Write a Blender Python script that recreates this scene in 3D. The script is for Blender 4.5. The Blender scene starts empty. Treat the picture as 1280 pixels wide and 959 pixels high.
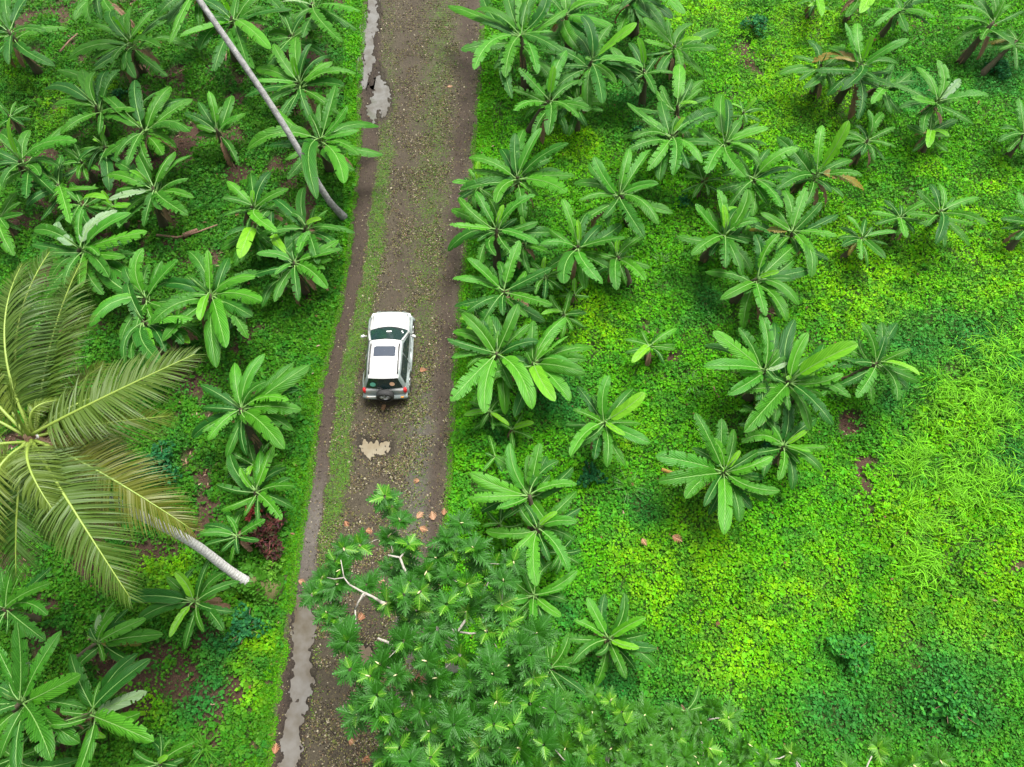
import bpy, math, random
import numpy as np
from mathutils import Vector, Matrix
random.seed(7); rng = np.random.default_rng(7)
SC = bpy.context.scene
COL = SC.collection
# ------------------------------------------------------------ camera
CAM_H = 25.0; TILT = math.radians(26); ROLL = math.radians(6.0); F = 890.0
Rm = Matrix.Rotation(TILT, 3, 'X') @ Matrix.Rotation(-ROLL, 3, 'Z')
RN = np.array(Rm)                      # columns: right, up, back
def unproj(px, py, z=0.0):
    px = np.asarray(px, float); py = np.asarray(py, float)
    d = np.stack([(px-640)/F, (479.5-py)/F, -np.ones_like(px*1.0)], -1) @ RN.T
    t = (z-CAM_H)/d[..., 2]
    return d*t[..., None] + np.array([0, 0, CAM_H])
def proj(P):
    P = np.asarray(P, float)
    q = (P-np.array([0, 0, CAM_H])) @ RN
    return 640+F*q[..., 0]/-q[..., 2], 479.5-F*q[..., 1]/-q[..., 2]
def U(px, py, z=0.0): return Vector(unproj(px, py, z).tolist())
cd = bpy.data.cameras.new('camera'); cam = bpy.data.objects.new('camera', cd); COL.objects.link(cam)
cam.location = (0, 0, CAM_H); cam.rotation_euler = Rm.to_euler()
cd.sensor_width = 36; cd.lens = 36*F/1280; cd.clip_end = 3000; cd.clip_start = .1
SC.camera = cam
# ------------------------------------------------------------ light
SUN_EL, SUN_AZ = math.radians(66), math.radians(40)
w = bpy.data.worlds.new('World'); SC.world = w; w.use_nodes = True
nt = w.node_tree; bg = nt.nodes['Background']; sky = nt.nodes.new('ShaderNodeTexSky')
sky.sky_type = 'NISHITA'; sky.sun_disc = False; sky.sun_elevation = SUN_EL; sky.sun_rotation = SUN_AZ
sky.dust_density = 6.0; sky.air_density = 1.0; sky.ozone_density = 0.6
hs = nt.nodes.new('ShaderNodeHueSaturation'); hs.inputs['Saturation'].default_value = .15
nt.links.new(sky.outputs[0], hs.inputs['Color']); nt.links.new(hs.outputs[0], bg.inputs[0]); bg.inputs[1].default_value = .105
sl = bpy.data.lights.new('sun', 'SUN'); sl.energy = 2.3; sl.angle = math.radians(24); sl.color = (1, .97, .91)
so = bpy.data.objects.new('sun', sl); COL.objects.link(so)
so.rotation_euler = (math.pi/2-SUN_EL, 0, -SUN_AZ)
so.rotation_mode = 'XYZ'
dv = Vector((math.sin(SUN_AZ)*math.cos(SUN_EL), math.cos(SUN_AZ)*math.cos(SUN_EL), math.sin(SUN_EL)))
so.rotation_euler = dv.to_track_quat('Z', 'Y').to_euler(); so.location = dv*60
SC.view_settings.view_transform = 'Standard'; SC.view_settings.look = 'None'
SC.view_settings.exposure = 1.34; SC.view_settings.gamma = 1
SC.render.engine = 'CYCLES'
# ------------------------------------------------------------ helpers
def mesh_np(name, V, Fc, nper, mat=None, cols=None, smooth=False, uv=None):
    me = bpy.data.meshes.new(name); V = np.asarray(V, np.float32).reshape(-1, 3); Fc = np.asarray(Fc, np.int32).reshape(-1)
    n = len(Fc)//nper
    me.vertices.add(len(V)); me.vertices.foreach_set('co', V.ravel())
    me.loops.add(len(Fc)); me.loops.foreach_set('vertex_index', Fc)
    me.polygons.add(n); me.polygons.foreach_set('loop_start', np.arange(n, dtype=np.int32)*nper)
    if smooth: me.polygons.foreach_set('use_smooth', np.ones(n, bool))
    if cols is not None:
        a = me.color_attributes.new('col', 'FLOAT_COLOR', 'POINT')
        c = np.ones((len(V), 4), np.float32); c[:, :3] = cols; a.data.foreach_set('color', c.ravel())
    me.update(calc_edges=True); me.validate()
    if uv is not None:
        l = me.uv_layers.new(name='UVMap'); li = np.zeros(len(me.loops), np.int32); me.loops.foreach_get('vertex_index', li)
        l.data.foreach_set('uv', np.asarray(uv, np.float32)[li].ravel())
    if mat: me.materials.append(mat)
    return me
class MB:
    def __init__(s): s.v = []; s.f = []; s.m = []; s.uv = []
    def add(s, vs, fs, m=0, uv=None):
        o = len(s.v); s.v += [tuple(p) for p in vs]; s.f += [tuple(i+o for i in f) for f in fs]; s.m += [m]*len(fs)
        s.uv += (uv if uv is not None else [(0, 0)]*len(vs))
    def tube(s, pts, rad, n=8, m=0, cap=True):
        pts = [Vector(p) for p in pts]; vs = []; fs = []; k = len(pts); ref = Vector((.3, .9, .2)).normalized()
        for i, p in enumerate(pts):
            t = (pts[min(i+1, k-1)]-pts[max(i-1, 0)]).normalized()
            a = t.cross(ref); a = a.normalized() if a.length > 1e-4 else Vector((1, 0, 0)); b = t.cross(a); ref = b
            ref = -t.cross(a).cross(Vector((0, 0, 0))) if False else ref
            ref = a.cross(t)
            for j in range(n):
                an = 2*math.pi*j/n; r = rad[i] if hasattr(rad, '__len__') else rad
                vs.append(p+(a*math.cos(an)+b*math.sin(an))*r)
        for i in range(k-1):
            for j in range(n):
                fs.append((i*n+j, i*n+(j+1) % n, (i+1)*n+(j+1) % n, (i+1)*n+j))
        if cap: fs.append(tuple(range(n))[::-1]); fs.append(tuple((k-1)*n+j for j in range(n)))
        L = [i/(k-1) for i in range(k) for j in range(n)]
        s.add(vs, fs, m, [(L[i], (i % n)/n) for i in range(len(vs))])
    def box(s, c, d, m=0, rz=0):
        c = Vector(c); R = Matrix.Rotation(rz, 3, 'Z')
        vs = [c+R@Vector((x*d[0]/2, y*d[1]/2, z*d[2]/2)) for x in (-1, 1) for y in (-1, 1) for z in (-1, 1)]
        s.add(vs, [(0, 1, 3, 2), (4, 6, 7, 5), (0, 4, 5, 1), (2, 3, 7, 6), (0, 2, 6, 4), (1, 5, 7, 3)], m)
    def obj(s, name, mats, parent=None, smooth=True, label=None):
        me = bpy.data.meshes.new(name); me.from_pydata(s.v, [], s.f)
        for m in (mats if isinstance(mats, (list, tuple)) else [mats]): me.materials.append(m)
        me.polygons.foreach_set('material_index', s.m)
        if smooth: me.polygons.foreach_set('use_smooth', [True]*len(s.f))
        l = me.uv_layers.new(name='UVMap'); li = np.zeros(len(me.loops), np.int32); me.loops.foreach_get('vertex_index', li)
        l.data.foreach_set('uv', np.array(s.uv, np.float32)[li].ravel())
        o = bpy.data.objects.new(name, me); COL.objects.link(o)
        if parent: o.parent = parent; o.matrix_parent_inverse = Matrix.Translation(-parent.location)
        if label: o['label'] = label
        return o
def link(name, me): o = bpy.data.objects.new(name, me); COL.objects.link(o); return o
def tag(o, label=None, cat=None, group=None, kind=None):
    if label: o['label'] = label
    if cat: o['category'] = cat
    if group: o['group'] = group
    if kind: o['kind'] = kind
    return o
def thing(name, loc, label, cat, group=None):
    o = bpy.data.objects.new(name, None); COL.objects.link(o); o.location = loc; o.empty_display_size = .2
    return tag(o, label, cat, group)
# numpy value noise
_T = rng.random((256, 256))
def vnoise(x, y):
    xi = np.floor(x).astype(int); yi = np.floor(y).astype(int); fx = x-xi; fy = y-yi
    fx = fx*fx*(3-2*fx); fy = fy*fy*(3-2*fy); a = lambda i, j: _T[i & 255, j & 255]
    return (a(xi, yi)*(1-fx)+a(xi+1, yi)*fx)*(1-fy)+(a(xi, yi+1)*(1-fx)+a(xi+1, yi+1)*fx)*fy
def fbm(x, y, s, o=4):
    r = 0; a = .5
    for k in range(o): r = r+a*vnoise(x*s+17.3*k, y*s+9.1*k); a *= .5; s *= 2.03
    return r/(1-.5**o)
def sm(a, b, x): t = np.clip((x-a)/(b-a), 0, 1); return t*t*(3-2*t)
# ------------------------------------------------------------ materials
def mat(name):
    m = bpy.data.materials.new(name); m.use_nodes = True; nt = m.node_tree; N = nt.nodes; L = nt.links
    b = N['Principled BSDF']; return m, N, L, b
def plain(name, c, rough=.5, metal=0, spec=.5, coat=0):
    m, N, L, b = mat(name); b.inputs['Base Color'].default_value = (*c, 1); b.inputs['Roughness'].default_value = rough
    b.inputs['Metallic'].default_value = metal; b.inputs['Specular IOR Level'].default_value = spec; b.inputs['Coat Weight'].default_value = coat
    return m
def mixc(N, L, fac, a, b, bt='MIX'):
    n = N.new('ShaderNodeMix'); n.data_type = 'RGBA'; n.blend_type = bt
    for k, v in ((0, fac), (6, a), (7, b)):
        if hasattr(v, 'is_output') or hasattr(v, 'links'): L.new(v, n.inputs[k])
        elif k == 0: n.inputs[0].default_value = v
        else: n.inputs[k].default_value = (*v, 1) if len(v) == 3 else v
    return n.outputs[2]
def noise(N, L, scale, detail=4, rough=.6, coord=None):
    n = N.new('ShaderNodeTexNoise'); n.inputs['Scale'].default_value = scale; n.inputs['Detail'].default_value = detail; n.inputs['Roughness'].default_value = rough
    if coord: L.new(coord, n.inputs['Vector'])
    return n.outputs['Fac']
def ramp(N, L, fac, a, b):
    n = N.new('ShaderNodeMapRange'); n.inputs[1].default_value = a; n.inputs[2].default_value = b; L.new(fac, n.inputs[0]); return n.outputs[0]
def math_(N, L, op, a, b=None):
    n = N.new('ShaderNodeMath'); n.operation = op
    for i, v in enumerate((a, b)):
        if v is None: continue
        if hasattr(v, 'links'): L.new(v, n.inputs[i])
        else: n.inputs[i].default_value = v
    return n.outputs[0]
def leafy(name, c1, c2, tr=.3, rough=.45, vein=True, rib=(.16, .30, .07), edge=(.10, .10, .03), edge_amt=.5, spec=.5, freq=15):
    m, N, L, b = mat(name); geo = N.new('ShaderNodeNewGeometry'); tc = N.new('ShaderNodeTexCoord'); oi = N.new('ShaderNodeObjectInfo')
    r = oi.outputs['Random']; col = mixc(N, L, r, c1, c2)
    col = mixc(N, L, ramp(N, L, noise(N, L, 2.2, 4, .6, geo.outputs['Position']), .35, .7), col, mixc(N, L, .65, col, (.9, .9, .6), 'MULTIPLY'))
    sx = N.new('ShaderNodeSeparateXYZ'); L.new(tc.outputs['UV'], sx.inputs[0])
    if vein:
        d = math_(N, L, 'ABSOLUTE', math_(N, L, 'SUBTRACT', sx.outputs[1], .5))
        skew = math_(N, L, 'SUBTRACT', math_(N, L, 'MULTIPLY', sx.outputs[0], float(freq)), math_(N, L, 'MULTIPLY', d, 8.0))
        wv = math_(N, L, 'SINE', math_(N, L, 'MULTIPLY', skew, 6.283)); wv2 = math_(N, L, 'SINE', math_(N, L, 'MULTIPLY', skew, 1.9))
        wsum = math_(N, L, 'ADD', math_(N, L, 'MULTIPLY', wv, .9), math_(N, L, 'MULTIPLY', wv2, .5))
        col = mixc(N, L, math_(N, L, 'MULTIPLY', ramp(N, L, wsum, -.2, 1.4), .6), col, mixc(N, L, 1.0, col, (2.0, 1.6, 2.0), 'MULTIPLY'))
        en = noise(N, L, 5, 3, .7, geo.outputs['Position'])
        ef = math_(N, L, 'MULTIPLY', ramp(N, L, math_(N, L, 'ADD', d, math_(N, L, 'MULTIPLY', en, .12)), .515, .56), edge_amt)
        col = mixc(N, L, ef, col, edge)
        rb = ramp(N, L, d, .030, .012); col = mixc(N, L, rb, col, rib)
        bp = N.new('ShaderNodeBump'); bp.inputs['Strength'].default_value = .35; bp.inputs['Distance'].default_value = .02; L.new(wsum, bp.inputs['Height']); L.new(bp.outputs[0], b.inputs['Normal'])
    L.new(col, b.inputs['Base Color']); b.inputs['Roughness'].default_value = rough; b.inputs['Specular IOR Level'].default_value = spec
    t = N.new('ShaderNodeBsdfTranslucent'); L.new(mixc(N, L, 1.0, col, (1.3, 1.5, .7), 'MULTIPLY'), t.inputs[0])
    mx = N.new('ShaderNodeMixShader'); mx.inputs[0].default_value = tr; L.new(b.outputs[0], mx.inputs[1]); L.new(t.outputs[0], mx.inputs[2])
    L.new(mx.outputs[0], N['Material Output'].inputs[0]); return m
M = {}
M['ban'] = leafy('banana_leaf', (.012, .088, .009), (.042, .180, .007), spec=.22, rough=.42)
M['bany'] = leafy('banana_leaf_young', (.085, .32, .010), (.15, .40, .012), tr=.35, rib=(.35, .5, .12), edge_amt=.1)
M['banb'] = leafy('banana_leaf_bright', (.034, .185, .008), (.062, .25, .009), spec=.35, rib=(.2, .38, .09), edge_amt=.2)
M['banw'] = leafy('banana_leaf_pale', (.12, .24, .11), (.20, .31, .16), rib=(.3, .4, .2), edge_amt=.1)
M['bano'] = leafy('banana_leaf_yellowing', (.14, .14, .012), (.19, .14, .02), rib=(.4, .3, .08), edge=(.1, .05, .02), edge_amt=.9)
M['band'] = leafy('banana_leaf_dry', (.13, .075, .04), (.2, .13, .08), tr=.1, rib=(.25, .17, .1), edge_amt=.2, rough=.8)
M['frond'] = leafy('palm_frond', (.042, .105, .012), (.115, .165, .020), vein=False, rough=.48, tr=.3, spec=.35)
M['frondy'] = leafy('palm_frond_yellow', (.085, .125, .010), (.13, .14, .012), vein=False, rough=.5)
M['frondd'] = leafy('palm_frond_dead', (.13, .085, .06), (.19, .14, .12), vein=False, rough=.8, tr=.1)
M['rachis'] = plain('rachis', (.19, .27, .04), .5)
M['rachisd'] = plain('rachis_dead', (.2, .13, .08), .8)
M['bf'] = leafy('breadfruit_leaf', (.010, .078, .004), (.050, .185, .005), rough=.42, tr=.2, spec=.25, rib=(.05, .16, .03), edge_amt=0, freq=7)
M['bfy'] = leafy('breadfruit_leaf_young', (.05, .21, .007), (.12, .32, .009), rough=.4, rib=(.25, .4, .06), edge_amt=0, freq=7)
M['bfd'] = leafy('dead_leaf', (.20, .085, .035), (.24, .14, .075), rough=.7, tr=.05, rib=(.4, .25, .15), edge_amt=0, freq=7)
M['bud'] = plain('bud', (.62, .58, .30), .5)
def barky(name, c1, c2, c3, sc=6, bump=.5, ring=0):
    m, N, L, b = mat(name); geo = N.new('ShaderNodeNewGeometry'); tc = N.new('ShaderNodeTexCoord')
    n1 = noise(N, L, sc, 6, .65, geo.outputs['Position']); n2 = noise(N, L, sc*5, 4, .7, geo.outputs['Position'])
    col = mixc(N, L, ramp(N, L, n1, .35, .65), c1, c2); col = mixc(N, L, ramp(N, L, n2, .5, .72), col, c3); h = n2
    if ring:
        sx = N.new('ShaderNodeSeparateXYZ'); L.new(tc.outputs['UV'], sx.inputs[0])
        s = math_(N, L, 'SINE', math_(N, L, 'ADD', math_(N, L, 'MULTIPLY', sx.outputs[0], float(ring)*6.283), math_(N, L, 'MULTIPLY', n1, 14.0)))
        col = mixc(N, L, ramp(N, L, s, .72, 1.0), col, c3); h = math_(N, L, 'ADD', n2, math_(N, L, 'MULTIPLY', s, -.4))
    bp = N.new('ShaderNodeBump'); bp.inputs['Strength'].default_value = bump; bp.inputs['Distance'].default_value = .03; L.new(h, bp.inputs['Height']); L.new(bp.outputs[0], b.inputs['Normal'])
    L.new(col, b.inputs['Base Color']); b.inputs['Roughness'].default_value = .85; return m
M['stem'] = barky('pseudostem', (.045, .06, .02), (.075, .05, .03), (.035, .022, .015), 5)
M['palmbark'] = barky('palm_bark', (.56, .56, .53), (.40, .40, .38), (.24, .23, .21), 7, .4, 70)
M['palmbark2'] = barky('palm_bark_grey', (.34, .34, .33), (.16, .16, .155), (.06, .055, .05), 7, .7, 0)
M['palmbase'] = barky('mossy_base', (.07, .10, .012), (.10, .07, .03), (.04, .025, .015), 9)
M['branch'] = barky('branch_bark', (.42, .39, .34), (.28, .26, .22), (.16, .14, .11), 9, .4)
M['log'] = barky('dead_wood', (.20, .11, .07), (.12, .06, .04), (.28, .2, .14), 8)
M['stalk'] = barky('yellow_stalk', (.45, .28, .04), (.25, .15, .04), (.12, .07, .03), 9)
M['fibre'] = barky('palm_fibre', (.18, .10, .055), (.09, .05, .03), (.25, .17, .10), 9)
# leaf stuff coloured by attribute
def colmat(name, tr=.3, rough=.6, spec=.14):
    m, N, L, b = mat(name); a = N.new('ShaderNodeAttribute'); a.attribute_name = 'col'
    L.new(a.outputs['Color'], b.inputs['Base Color']); b.inputs['Roughness'].default_value = rough; b.inputs['Specular IOR Level'].default_value = spec
    if tr:
        t = N.new('ShaderNodeBsdfTranslucent'); L.new(a.outputs['Color'], t.inputs[0])
        mx = N.new('ShaderNodeMixShader'); mx.inputs[0].default_value = tr; L.new(b.outputs[0], mx.inputs[1]); L.new(t.outputs[0], mx.inputs[2]); L.new(mx.outputs[0], N['Material Output'].inputs[0])
    return m
M['cover'] = colmat('cover_leaf'); M['grit'] = colmat('grit', 0, .8)
# ------------------------------------------------------------ ground, road, puddles
YS = [-60, 0, 107, 200, 267, 320, 380, 480, 600, 727, 893, 959, 1020]
EL = [463, 458, 450, 450, 443, 437, 427, 403, 389, 369, 346, 337, 328]     # left edge of the left rut
RR = [478, 473, 476, 470, 460, 455, 444, 420, 408, 394, 383, 377, 370]     # right edge of the left rut
ER = [607, 603, 598, 589, 584, 581, 574, 566, 560, 550, 540, 536, 532]     # right edge of the road
el = lambda y: np.interp(y, YS, EL); rr = lambda y: np.interp(y, YS, RR); er = lambda y: np.interp(y, YS, ER)
T3 = lambda x0, y0, s, pts: [(x0+a/s, y0+b/s) for a, b in pts]
PUD = {
 'long': T3(200, 0, 3, [(790, -40), (825, -40), (818, 110), (798, 160), (800, 250), (785, 335), (755, 332), (750, 280), (765, 200), (760, 130), (775, 50)]),
 'fork': T3(200, 0, 3, [(822, 250), (845, 310), (862, 340), (852, 440), (832, 450), (822, 400), (803, 480), (790, 440), (785, 350), (800, 300)]),
 'cloudy': T3(200, 280, 3, [(752, 800), (800, 810), (865, 820), (867, 855), (800, 868), (780, 882), (752, 855), (745, 820)]),
 'rut': T3(200, 560, 2.4, [(412, 440), (462, 440), (465, 520), (455, 600), (457, 700), (432, 800), (425, 900), (420, 1040), (350, 1040), (362, 880), (385, 780), (390, 680), (400, 600), (392, 540), (405, 500)]),
 'small': T3(200, 560, 2.4, [(588, 598), (602, 586), (620, 594), (632, 612), (628, 636), (618, 660), (607, 664), (597, 648), (586, 630), (579, 612)]),
}
def sdf(px, py, poly):
    P = np.array(poly); d = np.full(px.shape, 1e9); ins = np.zeros(px.shape, bool); n = len(P)
    for i in range(n):
        a = P[i]; b = P[(i+1) % n]; e = b-a; wx = px-a[0]; wy = py-a[1]
        t = np.clip((wx*e[0]+wy*e[1])/(e@e), 0, 1); d = np.minimum(d, np.hypot(wx-t*e[0], wy-t*e[1]))
        c = ((a[1] > py) != (b[1] > py)) & (px < (b[0]-a[0])*(py-a[1])/(b[1]-a[1]+1e-9)+a[0]); ins ^= c
    return np.where(ins, -d, d)
rows = np.arange(-60, 1021, 2.5); cs = np.linspace(-.03, 1.03, 230)
PY = np.repeat(rows[:, None], len(cs), 1); PX = el(PY)+(er(PY)-el(PY))*cs[None]
G = unproj(PX, PY, 0.06)
# uneven lines: warp lookup position
wx, wy = G[..., 0], G[..., 1]
QX = PX+(fbm(wx, wy, 1.3)-.5)*9+(fbm(wx+40, wy, 5)-.5)*5; QY = PY
inrut = sm(-2, 2, QX-el(QY))*sm(2, -2, QX-rr(QY))
tr2 = np.exp(-((QX-(er(QY)-15))/9.5)**2)                       # right wheel track
mid = np.interp(QY, YS, [520, 517, 508, 503, 500, 498, 492, 484, 474, 464, 452, 447, 440])
tr1 = np.exp(-((QX-mid)/10)**2)*.8
n1 = fbm(wx, wy, 2.5, 5); n2 = fbm(wx+9, wy+5, 9, 3)
z = .085+.03*(n1-.5)+.012*(n2-.5)-.022*inrut-.018*tr2-.012*tr1
pd = np.full(PX.shape, 1e9)
for k, p in PUD.items(): pd = np.minimum(pd, sdf(QX, QY, p))
wt = sm(3.5, -3.5, pd+(n2-.5)*10+(n1-.5)*8); z = z*(1-wt)+(.017+.034*(n1-.5)+.030*(n2-.5))*wt
edge = sm(0, .03, cs[None])*sm(1, .97, cs[None]); z = .02+(z-.02)*(.35+.65*edge)
# material masks
strip = 1.25*sm(-2, 5, QX-rr(QY))*sm(12, -6, QX-(rr(QY)+np.interp(QY, [0, 200, 600, 727, 900], [20, 20, 26, 16, 10])))*np.interp(QY, [0, 100, 250, 600, 740, 959], [.35, .45, .85, .95, .5, .25])
centre = np.exp(-((QX-(mid*.5+er(QY)*.5-4))/30)**2)*np.interp(QY, [0, 300, 450, 600, 900], [.72, .7, .55, .45, .45])
moss = np.clip(np.maximum(strip, centre)*(1-.85*tr2)*(1-inrut), 0, 1)*(1-sm(8, 1, pd))
ev = np.maximum(sm(4, -3, QX-el(QY)), sm(-3, 4, QX-er(QY))); moss = np.maximum(moss, ev*.9)
mud = np.array([.041, .030, .023]); grit = np.array([.050, .042, .029]); wet = np.array([.16, .125, .10])
k = np.clip(inrut+tr2*.95+tr1*.5, 0, 1)[..., None]
colr = grit*(1-k)+mud*k
rut_sheen = (inrut*np.exp(-((QY-670)/75)**2)*.9)[..., None]; colr = colr*(1-rut_sheen)+np.array([.095, .086, .078])*rut_sheen  # pale sheen of the wet rut mud, put into the colour
g2 = (sm(420, 560, QY)*np.exp(-((QX-(er(QY)-38))/16)**2)*.75)[..., None]; colr = colr*(1-g2)+np.array([.078, .074, .067])*g2
colr = colr*(.82+.36*n1[..., None]); colr = colr*(1-.5*sm(9, 0, pd+(n2-.5)*6)[..., None])
# extend first and last rows far away
P = np.concatenate([wx[..., None], wy[..., None], z[..., None]], -1)
d0 = P[0]-P[40]; d0[:, 2] = 0; d1 = P[-1]-P[-20]; d1[:, 2] = 0
dm0 = d0.mean(0)/np.linalg.norm(d0.mean(0)); dm1 = d1.mean(0)/np.linalg.norm(d1.mean(0))
P = np.concatenate([(P[0]+dm0*250)[None], (P[0]+dm0*20)[None], P, (P[-1]+dm1*20)[None], (P[-1]+dm1*250)[None]], 0)
ex = lambda A: np.concatenate([A[:1], A[:1], A, A[-1:], A[-1:]], 0)
colr = ex(colr); moss = ex(moss)
R, C = P.shape[:2]; idx = np.arange(R*C).reshape(R, C)
Fq = np.stack([idx[:-1, :-1], idx[1:, :-1], idx[1:, 1:], idx[:-1, 1:]], -1)
m, N, L, b = mat('road_dirt'); at = N.new('ShaderNodeAttribute'); at.attribute_name = 'col'; am = N.new('ShaderNodeAttribute'); am.attribute_name = 'moss'
geo = N.new('ShaderNodeNewGeometry'); pos = geo.outputs['Position']
nf = noise(N, L, 11, 6, .8, pos); ng = noise(N, L, 30, 4, .75, pos); nl = noise(N, L, 2.5, 6, .7, pos)
c = mixc(N, L, ramp(N, L, nf, .3, .7), mixc(N, L, 1.0, at.outputs['Color'], (.62, .6, .58), 'MULTIPLY'), mixc(N, L, 1.0, at.outputs['Color'], (1.35, 1.35, 1.3), 'MULTIPLY'))
c = mixc(N, L, ramp(N, L, ng, .60, .66), c, (.15, .125, .075)); c = mixc(N, L, ramp(N, L, ng, .41, .35), c, (.022, .017, .012))
mf = math_(N, L, 'ADD', math_(N, L, 'MULTIPLY', am.outputs['Fac'], .72), math_(N, L, 'ADD', math_(N, L, 'MULTIPLY', math_(N, L, 'SUBTRACT', math_(N, L, 'ADD', math_(N, L, 'MULTIPLY', nf, .5), math_(N, L, 'MULTIPLY', ng, .5)), .5), 5.5), math_(N, L, 'MULTIPLY', math_(N, L, 'SUBTRACT', nl, .5), 1.6)))
c = mixc(N, L, math_(N, L, 'MULTIPLY', ramp(N, L, mf, .62, .82), .85), c, mixc(N, L, ramp(N, L, math_(N, L, 'ADD', math_(N, L, 'MULTIPLY', am.outputs['Fac'], .6), math_(N, L, 'MULTIPLY', nl, .5)), .45, .85), (.085, .085, .030), (.045, .13, .010)))
L.new(c, b.inputs['Base Color']); b.inputs['Roughness'].default_value = .8; b.inputs['Specular IOR Level'].default_value = .2
bp = N.new('ShaderNodeBump'); bp.inputs['Strength'].default_value = .6; bp.inputs['Distance'].default_value = .03; L.new(math_(N, L, 'ADD', nf, math_(N, L, 'MULTIPLY', ng, .5)), bp.inputs['Height']); L.new(bp.outputs[0], b.inputs['Normal'])
road = link('road', mesh_np('road', P, Fq, 4, m, colr.reshape(-1, 3), True)); tag(road, kind='structure')
a = road.data.attributes.new('moss', 'FLOAT', 'POINT'); a.data.foreach_set('value', moss.astype(np.float32).ravel())
# puddle water: level sheets that the hollows of the road cut into shape
def water(name, c1, c2, f):
    m, N, L, b = mat(name); geo = N.new('ShaderNodeNewGeometry'); n = noise(N, L, f, 4, .6, geo.outputs['Position'])
    L.new(mixc(N, L, ramp(N, L, n, .38, .62), c1, c2), b.inputs['Base Color']); b.inputs['Roughness'].default_value = .06; b.inputs['Specular IOR Level'].default_value = .6; return m
WM = {'long': water('puddle_water', (.085, .078, .064), (.125, .122, .112), 1.6), 'cloudy': water('cloudy_water', (.15, .12, .07), (.19, .165, .11), 1.8), 'rut': water('rut_water', (.075, .062, .042), (.125, .117, .103), .9), 'small': water('brown_water', (.075, .05, .022), (.09, .065, .033), 1)}
WM['fork'] = WM['long']
for k, p in PUD.items():
    cx = sum(q[0] for q in p)/len(p); b_ = MB(); pp = []
    for i in range(len(p)):
        a0 = np.array(p[i]); a1 = np.array(p[(i+1) % len(p)]); pv = np.array(p[i-1]); t = a1-pv; nrm = np.array([t[1], -t[0]])/np.linalg.norm(t); pp.append(a0+nrm*6)
    area = sum(pp[i][0]*pp[(i+1) % len(pp)][1]-pp[(i+1) % len(pp)][0]*pp[i][1] for i in range(len(pp)))
    b_.add([U(q[0], q[1], .034) for q in pp], [tuple(range(len(pp)))[::-1]]); o = b_.obj('puddle', WM[k], smooth=False); tag(o, kind='structure')
# soil sheet to the horizon
m, N, L, b = mat('soil'); geo = N.new('ShaderNodeNewGeometry'); pos = geo.outputs['Position']
n_ = noise(N, L, 1.2, 6, .7, pos); n3 = noise(N, L, 12, 5, .7, pos); nh = noise(N, L, .08, 4, .6, pos)
sp = N.new('ShaderNodeSeparateXYZ'); L.new(pos, sp.inputs[0])
ga = N.new('ShaderNodeAttribute'); ga.attribute_name = 'col'
near = mixc(N, L, ramp(N, L, n3, .35, .65), mixc(N, L, 1.0, ga.outputs['Color'], (.55, .55, .55), 'MULTIPLY'), mixc(N, L, 1.0, ga.outputs['Color'], (1.4, 1.35, 1.3), 'MULTIPLY'))
dist = N.new('ShaderNodeVectorMath'); dist.operation = 'LENGTH'; L.new(pos, dist.inputs[0])
far = mixc(N, L, ramp(N, L, nh, .35, .65), (.03, .10, .015), (.07, .17, .02)); far = mixc(N, L, ramp(N, L, n3, .4, .6), far, (.02, .06, .01))
L.new(mixc(N, L, ramp(N, L, dist.outputs['Value'], 52, 62), near, far), b.inputs['Base Color']); b.inputs['Roughness'].default_value = .95; soilmat = m
bp = N.new('ShaderNodeBump'); bp.inputs['Strength'].default_value = .8; bp.inputs['Distance'].default_value = .1; L.new(n3, bp.inputs['Height']); L.new(bp.outputs[0], b.inputs['Normal'])
# ------------------------------------------------------------ low plants: one mass of small leaves
SOIL = [(250, 165, 20), (288, 135, 16), (240, 195, 14), (105, 165, 12), (182, 285, 14), (60, 265, 16), (225, 300, 16), (265, 325, 14), (110, 340, 18), (265, 410, 10), (235, 395, 14), (285, 435, 12), (90, 560, 30), (265, 600, 16), (240, 575, 12), (270, 525, 14), (150, 345, 12), (195, 650, 10), (105, 690, 12), (125, 820, 14), (60, 660, 10), (115, 790, 8), (200, 165, 10),
        (926, 73, 17), (970, 400, 12), (1070, 535, 16), (1078, 590, 15), (940, 492, 14), (845, 445, 12), (700, 340, 8), (610, 660, 6), (1275, 715, 12), (815, 420, 7), (340, 95, 12), (150, 60, 10), (95, 60, 10), (55, 130, 6), (10, 215, 6), (340, 680, 16), (1095, 625, 9), (667, 520, 6), (20, 560, 30), (380, 300, 10), (155, 400, 12), (130, 75, 10), (420, 110, 5)]
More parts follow.
